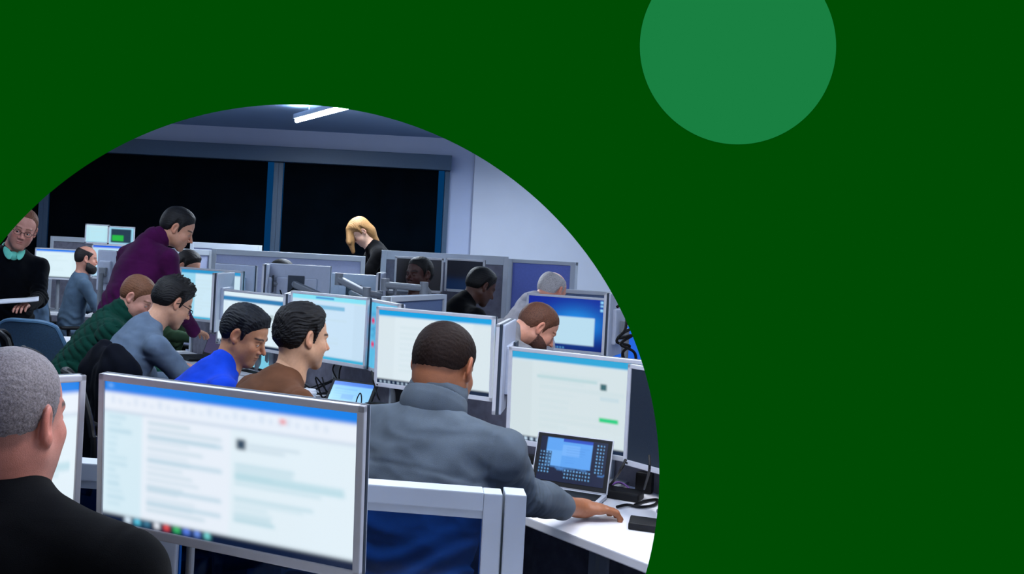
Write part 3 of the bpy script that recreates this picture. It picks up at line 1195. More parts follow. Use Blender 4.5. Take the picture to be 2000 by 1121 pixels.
def drape(label, x, y, ang, col, back=1.04, width=.50):
    """jacket hung over a chair back, to local chair frame"""
    m = mat('draped cloth' + str(col), rgb(*col), .92, noise=.15, nscale=20, bump=.3, bscale=500, spec=.1)
    fwd = np.array([math.cos(ang), math.sin(ang), 0])
    rt = np.array([fwd[1], -fwd[0], 0])
    Z = np.array([0, 0, 1.])
    o = np.array([x, y, 0.])
    fl = Fld(o + [-.55, -.55, .38], o + [.55, .55, back + .12], .012)

    def W(a, b, c):
        return o + rt * a + fwd * b + Z * c
    for s in (-1, 1):
        fl.add(rc(W(s * .10, -.29, back - .02), W(s * (width / 2 - .06), -.28, back - .09), .05, .06), .04)
        fl.add(rc(W(s * .12, -.31, back - .12), W(s * .14, -.30, .50), .075, .09), .05)
        fl.add(rc(W(s * (width / 2 - .03), -.27, back - .12), W(s * (width / 2 + .01), -.23, .62), .055, .05), .03)
    fl.add(ell(W(0, -.31, .75), (.2, .07, .28), np.stack([rt, fwd, Z], 1)), .05)
    X, Y, Zg = fl.grid()
    fl.F += .010 * nz(X, Y, Zg * .35, 26, 9) + .006 * nz(X, Y, Zg * .5, 60, 2)
    me = npmesh('jacket', [fl.mesh()])
    oo = link('jacket', me, m)
    return tag(oo, label, 'jacket')


def panel(label, x0, y0, x1, y1, top, bottom=.0, fab='panel_light', th=.06, name='partition_panel', group=None, end=True, cap=.035, glass_top=False):
    """free-standing office divider from (x0,y0) to (x1,y1)"""
    L = math.hypot(x1 - x0, y1 - y0)
    root = empty(name, (x0, y0, 0), math.atan2(y1 - y0, x1 - x0), label, 'partition', group)
    MB().box((L / 2, 0, (top + bottom + .04) / 2 - cap / 2 + .01), (L - .06, th * .6, top - bottom - cap), bev=.004).build('fabric_panel', M[fab], root)
    MB().box((L / 2, 0, top - cap / 2), (L, th, cap), bev=.004).build('top_rail', M['rail'], root)
    MB().box((L / 2, 0, .03), (L, th, .06), bev=.004).build('bottom_rail', M['rail'], root)
    for xx in (.02, L - .02):
        MB().box((xx, 0, top / 2), (.04, th + .004, top), bev=.004).build('post', M['rail'], root)
    return root


def cable(label, pts, r=.0035, m='rubber', group=None):
    o = MB().tube(smoothpath(pts, 6), r, 8).build('cable', M[m], None, smooth=True)
    return tag(o, label, 'cable', group)


def laptop(label, c, yaw, pix, w=.30, d=.20, open_=110, frame_m='silver', cat='laptop', dim=1.0):
    """c: middle of the hinge on the desk; faces -y at yaw 0"""
    root = empty('laptop', c, yaw, label, cat)
    kd_ = MB().box((0, -d / 2, .009), (w, d, .014), bev=.004).build('keyboard_deck', M[frame_m], root)
    MB().box((0, -d / 2 + .02, .0165), (w * .9, d * .52, .002)).build('keyboard', M['black'], kd_)
    Tm = Matrix.Translation((0, 0, .016)) @ Matrix.Rotation(-R(open_ - 90), 4, 'X')
    lid = MB().box((0, .006, d / 2), (w, .008, d), bev=.003).build('lid', M[frame_m], root)
    lid.data.transform(Tm)
    bz = MB().box((0, .0012, d / 2), (w - .008, .002, d - .008), bev=.0008).build('display_border', M['black'], lid)
    bz.data.transform(Tm)
    s = screen_mesh('screen', pix, w - .035, d - .035, lid, y=-.001, z0=.02, dim=dim)
    s.data.transform(Tm)
    return root
# ------------------------------------------------------------------ the room
CEIL = 3.05
YB = 13.0
XL, XR = -6.0, 5.0
YF = 1.55


def struct(name, b, m, parent=None, smooth=False):
    o = b.build(name, m, parent, smooth)
    if parent is None:
        o['kind'] = 'structure'
    return o


cx, cy, rr = 565.7, 926.2, 722.1
Cw = P(cx, cy, YF)
rad = rr / F * YF
b = MB()
N = 480
ang = [2 * PI * k / N for k in range(N)]
front_i, front_o, back_i, back_o = [], [], [], []
x0, x1, z0, z1 = XL, XR, 0.0, CEIL
for k, a in enumerate(ang):
    c, s = math.cos(a), math.sin(a)
    t = min([((x1 if c > 0 else x0) - Cw.x) / c if abs(c) > 1e-6 else 1e9, ((z1 if s > 0 else z0) - Cw.z) / s if abs(s) > 1e-6 else 1e9])
    ox, oz = Cw.x + c * t, Cw.z + s * t
    front_i.append(b.bm.verts.new((Cw.x + c * rad, YF, Cw.z + s * rad)))
    back_i.append(b.bm.verts.new((Cw.x + c * (rad + .045), YF + .06, Cw.z + s * (rad + .045))))
    front_o.append(b.bm.verts.new((ox, YF, oz)))
    back_o.append(b.bm.verts.new((ox, YF + .06, oz)))
for crn in ((x0, z0), (x1, z0), (x0, z1), (x1, z1)):
    k = min(range(N), key=lambda i: (front_o[i].co.x - crn[0]) ** 2 + (front_o[i].co.z - crn[1]) ** 2)
    front_o[k].co.x = back_o[k].co.x = crn[0]
    front_o[k].co.z = back_o[k].co.z = crn[1]
for k in range(N):
    j = (k + 1) % N
    b.bm.faces.new((front_i[k], front_i[j], front_o[j], front_o[k]))
    b.bm.faces.new((back_i[k], back_o[k], back_o[j], back_i[j]))
    b.bm.faces.new((front_i[k], back_i[k], back_i[j], front_i[j]))
    b.bm.faces.new((front_o[k], front_o[j], back_o[j], back_o[k]))
wf = struct('green_surround', b, M['surround_green'])  # flat green graphic field with a round cut-out, built as a wall
wf.data.materials.append(M['wall'])
for pl in wf.data.polygons:
    pl.material_index = 0 if all(wf.data.vertices[v].co.y < YF + .001 for v in pl.vertices) else 1
Cd = P(1441, 90.5, YF)
rd = 191.5 / F * YF
b = MB()
va = [b.bm.verts.new((Cd.x + rd * math.cos(a), YF - .0008, Cd.z + rd * math.sin(a))) for a in [2 * PI * k / 200 for k in range(200)]]
vb = [b.bm.verts.new((v.co.x, YF, v.co.z)) for v in va]
b.bm.faces.new(va)
b.bm.faces.new(vb[::-1])
for k in range(200):
    b.bm.faces.new((va[k], va[(k + 1) % 200], vb[(k + 1) % 200], vb[k]))
tag(b.build('graphic_disc', M['disc_green']), 'light green graphic circle, built as a disc on the dark green surround at upper right', 'graphic disc')  # lighter circle of the green graphic, built as a thin disc

struct('floor', MB().box(((XL + XR) / 2, (YF + YB) / 2 + .1, -.05), (XR - XL + .4, YB - YF + .5, .1)), M['floor'])
struct('ceiling', MB().box(((XL + XR) / 2, (YF + YB) / 2 + .13, CEIL + .05), (XR - XL + .4, YB - YF + .3, .1)), M['ceiling'])
struct('wall_left', MB().box((XL - .05, (YF + YB) / 2 + .03, CEIL / 2), (.1, YB - YF, CEIL)), M['wall'])
struct('wall_right', MB().box((XR + .05, (YF + YB) / 2 + .03, CEIL / 2), (.1, YB - YF, CEIL)), M['wall_right'])

# back wall with three window openings
Xp = P(85, 430, YB).x
Xm = P(541, 400, YB).x
Xr = P(874, 420, YB).x
Xc = P(922, 400, YB).x
ZT, ZS = 2.82, 0.9
b = MB()
b.box(((XL + XR) / 2, YB + .06, (ZT + CEIL) / 2), (XR - XL, .12, CEIL - ZT))
b.box(((XL + Xr) / 2, YB + .06, ZS / 2), (Xr - XL, .12, ZS))
b.box(((Xr + XR) / 2, YB + .06, ZT / 2), (XR - Xr, .12, ZT))
struct('wall_back', b, M['wall'])
struct('wall_return', MB().box(((Xc + XR) / 2, YB - .03, CEIL / 2), (XR - Xc, .06, CEIL)), M['wall_right'])
struct('trim_1', MB().box(((XL + Xr) / 2, YB - .09, (2.63 + ZT) / 2), (Xr - XL, .16, ZT - 2.63), bev=.006), M['frame_blue'])
wins = [(XL, Xp), (Xp, Xm), (Xm, Xr)]
pane = D.materials.new('dusk tinted pane')
pane.use_nodes = True
_n = pane.node_tree
_b = _n.nodes['Principled BSDF']
_n.nodes.remove(_b)
_t = _n.nodes.new('ShaderNodeBsdfTransparent')
_t.inputs[0].default_value = (.07, .36, .66, 1)
_n.links.new(_t.outputs[0], _n.nodes['Material Output'].inputs[0])
for i, (a, c) in enumerate(wins):
    w = empty('window_%d' % (i + 1), ((a + c) / 2, YB, ZS))
    w['kind'] = 'structure'
    L = c - a
    f = MB()
    for s in (-1, 1):
        f.box((s * (L / 2 - .03), .0, (ZT - ZS) / 2), (.06, .10, ZT - ZS), bev=.004)
    f.box((0, .0, .03), (L, .12, .06), bev=.004)
    f.box((0, .0, ZT - ZS - .03), (L, .1, .06), bev=.004)
    f.build('window_frame', M['frame_blue'], w)
    MB().box((0, .03, (ZT - ZS) / 2), (L - .1, .008, ZT - ZS - .08)).build('pane', pane, w)
    MB().box((-.035 if i else 0, -.012, (2.75 - ZS) / 2), (L - .21 if i else L - .12, .004, 2.75 - ZS)).build('blind', M['blind'], w)
    MB().box((-.035 if i else 0, -.014, .03), (L - .21 if i else L - .12, .02, .03), bev=.004).build('blind_bar', M['blind'], w)

# ceiling lamps, each with the light it gives plus an added upward fill
LD = Vector((-.40, .916, 0)).normalized()


def lamp(x, y, power, L=2.4, label=None, zl=2.72, up=.6, col=(.80, .90, 1.0)):
    d = LD
    yaw = math.atan2(d.y, d.x)
    r = empty('ceiling_light', (x, y, CEIL), yaw, label, 'ceiling light', 'linear ceiling lights')
    hh = zl - CEIL
    MB().box((0, 0, hh + .045), (L, .07, .05), bev=.006).build('lamp_housing', M['rail'], r)
    t = MB().tube([(-L / 2 + .02, 0, hh), (L / 2 - .02, 0, hh)], .022, 12).build('tube', None, r, smooth=True)
    t.data.materials.append(TUBE)
    for s in (-1, 1):
        MB().tube([(s * L * .35, 0, hh + .06), (s * L * .35, 0, 0)], .004, 6).build('hanger', M['metal'], r)
    ld = D.lights.new('lamp light', 'AREA')
    ld.shape = 'RECTANGLE'
    ld.size = L
    ld.size_y = .10
    ld.energy = power
    ld.color = col
    lo = D.objects.new('lamp_light', ld)
    COL.objects.link(lo)
    lo.location = (0, 0, hh - .05)
    lo.parent = r
    l2 = D.lights.new('fill uplight', 'AREA')  # fill added above the housing to lift the dim ceiling and upper wall
    l2.shape = 'RECTANGLE'
    l2.size = L
    l2.size_y = .08
    l2.energy = power * up
    l2.color = (.62, .78, 1.0)
    u2 = D.objects.new('fill_uplight', l2)
    COL.objects.link(u2)
    u2.location = (0, 0, hh + .085)
    u2.rotation_euler = (PI, 0, 0)
    u2.parent = r
    return r


TUBE = emis('lamp tube', (.80, .90, 1, 1), 42.0)
A1 = P(578, 236, 10.8)
A2 = P(690, 206, 9.45)
dd = (Vector((A2.x, A2.y)) - Vector((A1.x, A1.y))).normalized()
LD = Vector((-dd.x, -dd.y, 0))
lamp(A1.x + dd.x * 1.2, A1.y + dd.y * 1.2, 165, up=.2, label='lit linear ceiling light over the rear desks, the one whose far end shows', zl=A1.z)
lamp(1.7, 3.5, 38, label='linear ceiling light above the grey pullover man and his desk', col=(1, .96, .92))
lamp(.35, 2.3, 34, L=1.2, label='short fill light added just inside the green surround', col=(.95, .96, 1))  # unseen lamp, added to brighten surfaces that face the camera
lamp(-1.3, 4.6, 27, label='linear ceiling light above the left row of seated men')
lamp(3.3, 7.8, 16, label='linear ceiling light above the right rear desks')
lamp(2.6, 10.6, 48, label='linear ceiling light near the plain pale wall')
lamp(-3.4, 8.6, 40, label='linear ceiling light above the bearded man in the far left')

# ------------------------------------------------------------------ benches
E0 = G(1030, 1010, .73)
E1 = G(1268, 1102, .73)
bd_ = Vector((E0.x - E1.x, E0.y - E1.y, 0)).normalized()   # along the bench, away from the camera
bn_ = Vector((bd_.y, -bd_.x, 0))                           # across, to the right
BY = math.atan2(bn_.y, bn_.x)                              # direction the sitters face


def B(s, t, h=0.0):
    """point s metres along bench edge, t across"""
    q = E0 + bd_ * s + bn_ * t
    return Vector((q.x, q.y, h))


YAWB = math.atan2(bd_.y, bd_.x)


def bench(label, s0, s1, t0, t1, base=B, leg_s=(), h=.73):
    r = empty('desk', base(s0, t0), YAWB, label, 'desk')
    L, W = s1 - s0, t1 - t0
    MB().box((L / 2, -W / 2, h - .015), (L, W, .03), bev=.004).build('desktop', M['white'], r)
    n = max(2, int(L / 1.5) + 1)
    for i in range(n):
        x = .06 + (L - .12) * i / (n - 1)
        for y in (-.12, -W + .06):
            MB().box((x, y, (h - .03) / 2), (.05, .05, h - .03), bev=.004).build('desk_leg', M['rail'], r)
    MB().box((L / 2, -W / 2, h - .06), (L - .1, .05, .05)).build('beam', M['rail'], r)
    return r


bench('long white desk under the row of lit monitors, grey pullover man at its near end', -1.15, 4.8, 0, .70)
bench('white desk on the far side of the grey divider, under the grey monitor backs', 3.0, 4.7, .78, 1.5)
BRK = [(-1.15, .4), (.4, 1.9), (1.9, 3.4), (3.4, 4.8)]
nm = ['beside the near end of the long desk, behind the charger', 'behind the middle of the long desk, by the paper cup', 'behind the far part of the long desk', 'at the far end of the long desk']
for (a, c), t_ in zip(BRK, nm):
    p, q = B(a + .01, .74), B(c - .01, .74)
    panel('grey fabric desk divider ' + t_, p.x, p.y, q.x, q.y, 1.06, .0, fab='panel', th=.06, name='desk_divider', group='dividers along the long desk')

MG = 'monitors on the long desk'
mon_px('monitor with green button on its lit page, above the small laptop', 997, 3.95, 1313, 3.585, 676, scr_doc(150, 88, bar=(45, 165, 215), bg=(208, 222, 226), extra='green'), tilt=R(2))
mon_px('dark switched off monitor at the right end of the long desk', 1240, 3.56, 1500, 3.10, 712, scr_plain((24, 44, 66)), dim=.6, w=.58, h=.352)
mon_px('bright monitor behind the head of the grey pullover man', 738, 4.75, 970, 4.42, 598, scr_doc(130, 76, bar=(10, 160, 225), bg=(216, 230, 236)), tilt=R(2))
mon_px('monitor turned edge on beside the bright monitor of the grey pullover man', 997, 4.8, 971, 4.25, 634, scr_doc(30, 20), ref='r', w=.5, h=.38, mount='arm')
mon_px('lit monitor right of the brown sweater man, pale band near its top', 570, 5.72, 722, 5.29, 567, scr_doc(130, 80, bar=(130, 225, 245), bg=(196, 222, 242), extra='strip', task=False))
mon_px('narrow view of a blue map screen with two magenta dots', 722, 5.36, 782, 4.95, 583, scr_map())
mon_px('lit monitor with a dark blue band behind the blue polo man', 428, 6.85, 560, 6.35, 563, scr_doc(110, 70, bg=(216, 234, 244), extra='band'))
mon_px('monitor turned edge on between the blue polo and brown sweater men', 573, 6.5, 555, 6.0, 574, scr_doc(30, 20), w=.45, ref='r')
mon_px('lit monitor with a blue left column, farthest on the long desk', 353, 7.55, 475, 7.2, 521, scr_doc(100, 66, bar=(40, 150, 205), bg=(200, 228, 242), extra='left', task=False), h=.385)
mon_px('monitor turned edge on in front of the farthest lit monitor', 451, 7.2, 417, 6.7, 533, scr_doc(30, 20), ref='r', w=.5, h=.39)

ARM = dict(mount='arm')
mon_px('back of a pale monitor behind the edge on monitor, leftmost of the monitor backs', 503, 7.7, 425, 7.95, 519, scr_plain((120, 190, 220)), ref='l', group=None, **ARM)
mon_px('back of a wide grey monitor with a square arm mount', 648, 7.3, 520, 7.4, 520, scr_plain((120, 190, 220)), **ARM)
mon_px('side of a monitor on an arm, left of the wide grey monitor back', 526, 7.6, 514, 7.1, 514, scr_plain((120, 190, 220)), w=.45, **ARM)
mon_px('low back of a pale monitor on an arm, in front of the rear white panel', 745, 7.6, 650, 7.75, 538, scr_plain((120, 190, 220)), **ARM)

mon_px('side of a monitor on an arm beside the long pale cubicle panel end', 747, 7.5, 737, 7.0, 531, scr_plain((120, 190, 220)), w=.45, **ARM)


def arm(label, a, m, c, base):
    r = empty('articulated_stand', (base[0], base[1], .73), 0, label, 'monitor stand', 'metal monitor arms behind the lit monitors')
    q = [Vector(v) - r.location for v in (a, m, c)]
    for i, nme in ((0, 'upper_arm'), (1, 'lower_arm')):
        d = q[i + 1] - q[i]
        MB().box((q[i] + q[i + 1]) / 2, (.05, d.length, .042), d.to_track_quat('Y', 'Z').to_matrix(), bev=.012).build(nme, M['metal'], r)
    for v in q[:2]:
        MB().tube([v + Vector((0, 0, -.04)), v + Vector((0, 0, .04))], .027, 14).build('joint', M['metal'], r, smooth=True)
    MB().tube([q[2] + Vector((0, 0, .03)), (q[2].x, q[2].y, .01)], .02, 14).build('post', M['metal'], r)
    MB().box((q[2].x, q[2].y, .006), (.11, .11, .012), bev=.003).build('clamp', M['metal'], r)


for lb, a, m, c in (('metal monitor arm sloping down right of the wide grey monitor back', P(662, 545, 6.8), P(716, 573, 6.6), P(742, 577, 6.7)),
                    ('metal monitor arm right of the sloping one, nearly level', P(752, 556, 6.6), P(828, 563, 6.5), P(836, 575, 6.6))):
    arm(lb, a, m, c, (c.x, c.y))

# ------------------------------------------------------------------ screens and partitions behind
pq = [P(415, 487, 9.0), P(714, 497, 9.0)]
panel('long pale cubicle panel behind the grey monitor backs', pq[0].x, pq[0].y, pq[1].x, pq[1].y, 1.515, cap=.05)
pq = [P(338, 480, 8.7), P(412, 486, 9.0)]
panel('pale cubicle panel behind the dark haired man in olive', pq[0].x, pq[0].y, pq[1].x, pq[1].y, 1.50, cap=.05)
pq = [P(372, 476, 10.6), P(512, 484, 10.6)]
panel('rear white topped panel between the purple pullover man and the window post', pq[0].x, pq[0].y, pq[1].x, pq[1].y, 1.565, cap=.06)
pq = [P(755, 580, 5.6), P(864, 573, 6.4)]
panel('low slate panel with white cap behind the map screen', pq[0].x, pq[0].y, pq[1].x, pq[1].y, 1.315, fab='panel_slate', cap=.03)
pq = [P(745, 495, 8.0), P(992, 508, 8.0)]
panel('dark grey cubicle panel with a white frame behind two black monitors', pq[0].x, pq[0].y, pq[1].x, pq[1].y, 1.575, fab='panel', cap=.07, th=.07)
pq = [P(995, 508, 8.1), P(1127, 514, 7.8)]
panel('cubicle panel with blue screen light in its colour, behind the bald man in white', pq[0].x, pq[0].y, pq[1].x, pq[1].y, 1.56, fab='panel_bluelit', cap=.03)
pq = [P(1060, 566, 7.5), P(1260, 550, 7.3)]
panel('slate desk divider behind the blue desktop monitor', pq[0].x, pq[0].y, pq[1].x, pq[1].y, 1.36, fab='panel_slate', cap=.03)
pq = [P(100, 461, 12.2), P(262, 468, 12.2)]
panel('white framed board left of the purple pullover man', pq[0].x, pq[0].y, pq[1].x, pq[1].y, 1.55, fab='panel', cap=.06)

pv = G(900, 640, .73)
wd = empty('desk', (.45, 7.55, 0), .03, 'desk against the white framed cubicle panel', 'desk')
MB().box((.55, 0, .715), (1.5, .7, .03), bev=.004).build('desktop', M['white'], wd)
for sx in (-.12, 1.22):
    for sy in (-.3, .3):
        MB().box((sx, sy, .35), (.05, .05, .70), bev=.004).build('desk_leg', M['rail'], wd)
mon_px('left one of two black monitors in the white framed cubicle', 772, 7.75, 867, 7.75, 500, scr_plain((8, 9, 13)), h=.265, dim=.4)
mon_px('right one of two black monitors in the white framed cubicle, faint blue glow', 871, 7.75, 948, 7.62, 504, Px(24, 16, (8, 12, 26)).rect(0, .6, 1, 1, (10, 34, 70)).blur(3), h=.25, dim=.8)

# right group
E2 = Vector((1.42, 5.95, 0))


def B2(s, t, h=0.0):
    q = E2 + bd_ * s + bn_ * t
    return Vector((q.x, q.y, h))


bench('white desk under the blue desktop monitor at the right', -1.0, .95, 0, .7, base=B2)
mon_px('monitor with a bright blue desktop and a pale open window', 1030, 6.9, 1190, 6.6, 572, scr_desktop())
mon_px('monitor turned edge on right of the blue desktop monitor', 1212, 6.35, 1183, 5.95, 572, scr_plain((60, 120, 200)), ref='r', w=.45, h=.38)
mon_px('small blue lit screen among cables at the right rim', 1214, 6.7, 1262, 6.6, 632, scr_plain((30, 100, 220)), h=.25, w=.4)
cable('black cable bundle hanging beside the blue desktop monitor', [P(1205, 600, 5.6), P(1225, 590, 5.62), P(1222, 640, 5.6), P(1208, 660, 5.58), P(1235, 655, 5.6), P(1212, 672, 5.6), P(1240, 690, 5.6), P(1238, 730, 5.62), Vector((1.72, 5.75, .737))], .008)
cable('black cable loop under the small blue screen at right', [P(1238, 640, 5.7), P(1215, 652, 5.7), P(1205, 668, 5.7), P(1230, 676, 5.7), P(1216, 690, 5.72), P(1225, 730, 5.72), Vector((1.68, 5.85, .737))], .008)

# far left group
fd = empty('desk', (-3.75, 11.35, 0), 0, 'desk of the bearded man by the window', 'desk')
MB().box((.9, 0, .715), (2.3, .75, .03), bev=.004).build('desktop', M['white'], fd)
for sx in (-.15, 1.95):
    for sy in (-.3, .3):
        MB().box((sx, sy, .35), (.05, .05, .70), bev=.004).build('desk_leg', M['rail'], fd)
mon_px('lit monitor left of the bearded man', 69, 11.2, 157, 11.2, 483, scr_doc(60, 40, bar=(20, 120, 240), bg=(214, 236, 244)), h=.34)
mon_px('lit monitor right of the bearded man, lower one of the stack', 180, 11.2, 262, 11.2, 476, scr_doc(60, 40, bar=(10, 90, 230), bg=(180, 220, 245)), h=.38)
mon_px('pale upper monitor of the stack left of the purple pullover man', 170, 11.25, 212, 11.25, 437, scr_doc(40, 30, bar=(190, 235, 245), bg=(180, 225, 238), task=False), h=.215, desk=1.45, w=.27)
mon_px('upper monitor with a green chart beside the purple pullover man', 213, 11.25, 262, 11.25, 441, Px(40, 30, (150, 210, 235)).rect(.1, .1, .9, .9, (20, 50, 70)).rect(.15, .45, .6, .8, (30, 180, 60)).blur(1), h=.215, desk=1.45, w=.30)
mon_px('back of a tall grey monitor left of the purple pullover man', 232, 8.3, 196, 8.4, 490, scr_plain((90, 160, 220)), h=.33)
ld_ = empty('desk', (-2.9, 8.0, 0), .1, 'desk behind the standing man with papers', 'desk')
MB().box((.0, .0, .715), (1.9, .7, .03), bev=.004).build('desktop', M['white'], ld_)
for sx in (-.85, .85):
    for sy in (-.28, .28):
        MB().box((sx, sy, .35), (.05, .05, .70), bev=.004).build('desk_leg', M['rail'], ld_)
# ------------------------------------------------------------------ foreground
fo = P(-300, 800, 1)
bench0 = empty('desk', (-.35, 1.74, 0), 0, 'white desk of the nearest man, under the nearest lit monitor', 'desk')
MB().box((.45, .22, .715), (.9, .4, .03), bev=.004).build('desktop', M['white'], bench0)
for sx in (.05, .85):
    for sy in (.07, .37):
        MB().box((sx, sy, .35), (.05, .05, .70), bev=.004).build('desk_leg', M['rail'], bench0)
mon_px('nearest and largest lit monitor showing a mail window', 202, 2.17, 722, 1.90, 727, scr_mail(), tilt=R(3), h=.33, sx=-.12, sr=.009, base=(.16, .12))
mon_px('lit monitor partly hidden behind the nearest head', -160, 1.93, 166, 2.18, 731, scr_mail(120, 70, soft=1), ref='r')

# glazed frame behind the nearest monitor
ra, rb = P(-300, 866, 2.36), P(1026, 962, 2.21)
zt = 1.05
Lr = math.hypot(rb.x - ra.x, rb.y - ra.y)
gp = empty('glazed_partition', (ra.x, ra.y, 0), math.atan2(rb.y - ra.y, rb.x - ra.x), 'pale aluminium framed partition with dark blue glass behind the nearest monitor', 'partition')
MB().box((Lr / 2 - .045, 0, zt - .02), (Lr - .09, .06, .04), bev=.003).box((Lr / 2 - .045, .004, zt - .048), (Lr - .09, .05, .02)).build('top_rail', M['rail'], gp)
MB().box((Lr / 2, 0, .04), (Lr, .06, .08), bev=.003).build('bottom_rail', M['rail'], gp)
for xx, nme in ((Lr - .0225, 'corner_post'), (Lr - .07, 'post'), (.02, 'post'), (Lr * .5, 'post')):
    MB().box((xx, 0 if nme != 'corner_post' else .0, zt / 2), (.045 if nme == 'corner_post' else .04, .07 if nme == 'corner_post' else .058, zt + (.004 if nme == 'corner_post' else -.002)), bev=.003).build(nme, M['rail'], gp)
MB().box((Lr / 2 - .04, .0, .54), (Lr - .1, .008, .92)).build('glass_pane', M['glass'], gp)

# ------------------------------------------------------------------ things on the long desk
c = G(1128, 966, .732)
laptop('open silver laptop with a blue desktop beside the resting hand', (c.x - .03, c.y + .02, .73), R(-27), scr_laptop(), w=.275, d=.195, open_=112)
c = G(955, 830, .732)
laptop('black laptop with a blue and red screen, half hidden by the grey pullover', (c.x + .02, c.y, .73), R(-25), scr_split(), w=.24, d=.17, open_=105, frame_m='black')
c = G(668, 815, .732)
laptop('black laptop with a pale blue page next to the paper cup', (c.x, c.y, .73), R(-30), scr_tablet(), w=.26, d=.20, open_=128, frame_m='black')
c = G(410, 700, .732)
laptop('dark laptop in front of the grey sweater man with glasses', (c.x, c.y, .73), R(-62), scr_plain((70, 62, 98)), w=.32, d=.22, open_=108, frame_m='black', dim=.7)
c = G(508, 730, .732)
laptop('silver laptop with a pale blue page in front of the blue polo man', (c.x, c.y, .73), R(-50), scr_plain((120, 200, 225)), w=.26, d=.17, open_=120)


def box_on_desk(name, label, cat, px, py, s, yaw, m, extra=None):
    c = G(px, py, .73)
    r = MB().box((0, 0, s[2] / 2), s, bev=min(s) * .2)
    if extra:
        extra(r)
    o = r.build(name, M[m], None)
    o.location = (c.x, c.y, .73)
    o.rotation_euler = (0, 0, yaw)
    return tag(o, label, cat)


box_on_desk('dock', 'flat black dock with a cable plugged in, right of the laptop', 'dock', 1213, 972, (.14, .09, .03), R(-30), 'black')
box_on_desk('hard_drive', 'small flat black box near the front edge of the desk', 'hard drive', 1256, 1030, (.085, .11, .022), R(-20), 'black')
box_on_desk('charger', 'upright dark grey charger block against the divider', 'charger', 1258, 962, (.06, .045, .075), R(-30), 'black')
box_on_desk('webcam', 'small black webcam beside the paper coloured wall of the monitor', 'webcam', 1038, 905, (.07, .05, .035), R(-30), 'black')['label'] = 'small black box under the left corner of the monitor with the green button'
cable('purple cable curving behind the open silver laptop', [G(1180, 958, .745), G(1205, 942, .75), G(1225, 950, .745), G(1236, 966, .74)], .0035, 'purple')
cable('purple cable under the monitor with the green button', [G(1020, 880, .745), G(1040, 872, .745), G(1058, 878, .74), G(1070, 890, .735)], .003, 'purple')
cable('black cable dropping from the monitor to the desk behind the laptop', [P(1222, 898, 3.2), P(1208, 925, 3.22), G(1190, 948, .735), G(1165, 962, .735)], .0045)
cable('black looped cable lying right of the dock', [G(1205, 990, .737), G(1225, 986, .738), G(1250, 990, .737), G(1278, 986, .737), G(1284, 976, .737), G(1262, 978, .737), G(1240, 986, .737)], .005)
cable('thin black cable from the charger up to the dark monitor', [G(1258, 955, .80), P(1268, 920, 3.1), P(1268, 890, 3.12)], .004)
cable('thin green black cable under the map screen', [P(726, 725, 4.7), P(732, 755, 4.6), G(745, 785, .735), G(780, 792, .735), G(820, 800, .735)], .004)
cable('black cable loop standing on the desk beside the black mug', [G(690, 812, .736), P(697, 780, 4.9), P(704, 768, 4.9), P(706, 784, 4.9), G(700, 812, .736)], .003)
rs = random.Random(4)
for i in range(3):
    c0 = G(612, 792, .74)
    pts = [Vector((c0.x + rs.uniform(-.10, .12), c0.y + rs.uniform(-.05, .1), .745 + rs.uniform(0, .16))) for _ in range(8)]
    pts[0].z = .737
    cable(['tangled black cable behind the paper cup, its lowest coil', 'tangled black cable behind the paper cup, its middle coil', 'tangled black cable behind the paper cup, its upper coil'][i], pts, .004)
for lab, px0, x1_ in (('thin cable hanging below the pale banded monitor, left one of two', 658, 660), ('thin cable hanging below the pale banded monitor, right one of two', 672, 662)):
    cable(lab, [P(px0, 704, 5.5), P(px0 - 8, 722, 5.5), P(x1_, 745, 5.52), P(x1_, 762, 5.52)], .004)

c = G(600, 808, .73)
cup = empty('paper_cup', (c.x, c.y, .73), 0, 'white lidded paper cup with a brown sleeve beside the brown sweater man', 'cup')
MB().lathe([(.028, 0), (.029, .002), (.040, .105)], seg=28).build('cup_body', M['paper'], cup, smooth=True)
MB().lathe([(.0325, .03), (.0385, .085)], seg=28).build('sleeve', M['cardboard'], cup, smooth=True)
MB().lathe([(.042, .100), (.043, .108), (.040, .112), (.038, .122), (.034, .124)], seg=28).build('lid', M['white'], cup, smooth=True)
c = G(735, 842, .73)
mg = MB().lathe([(.045, 0), (.050, .01), (.060, .115), (.064, .118), (.062, .125), (.054, .124), (.045, .10)], (0, 0, 0), 28).build('mug', M['black'], None, smooth=True)
mg.location = (c.x, c.y, .73)
tag(mg, 'black round mug on the desk left of the grey pullover man', 'mug')
# ------------------------------------------------------------------ the people
def W(px, py, z):
    return np.array(P(px, py, z))


def GH(px, py, h):
    return np.array(G(px, py, h))


def chair_for(info, label, **kw):
    p = info['pel']
    b = info['bd']
    return chair(label, float(p[0]) - .02 * b[0], float(p[1]) - .02 * b[1], math.atan2(b[1], b[0]), **kw)


def at_hip(info, d=.0):
    return info['pel'] + info['bd'] * d


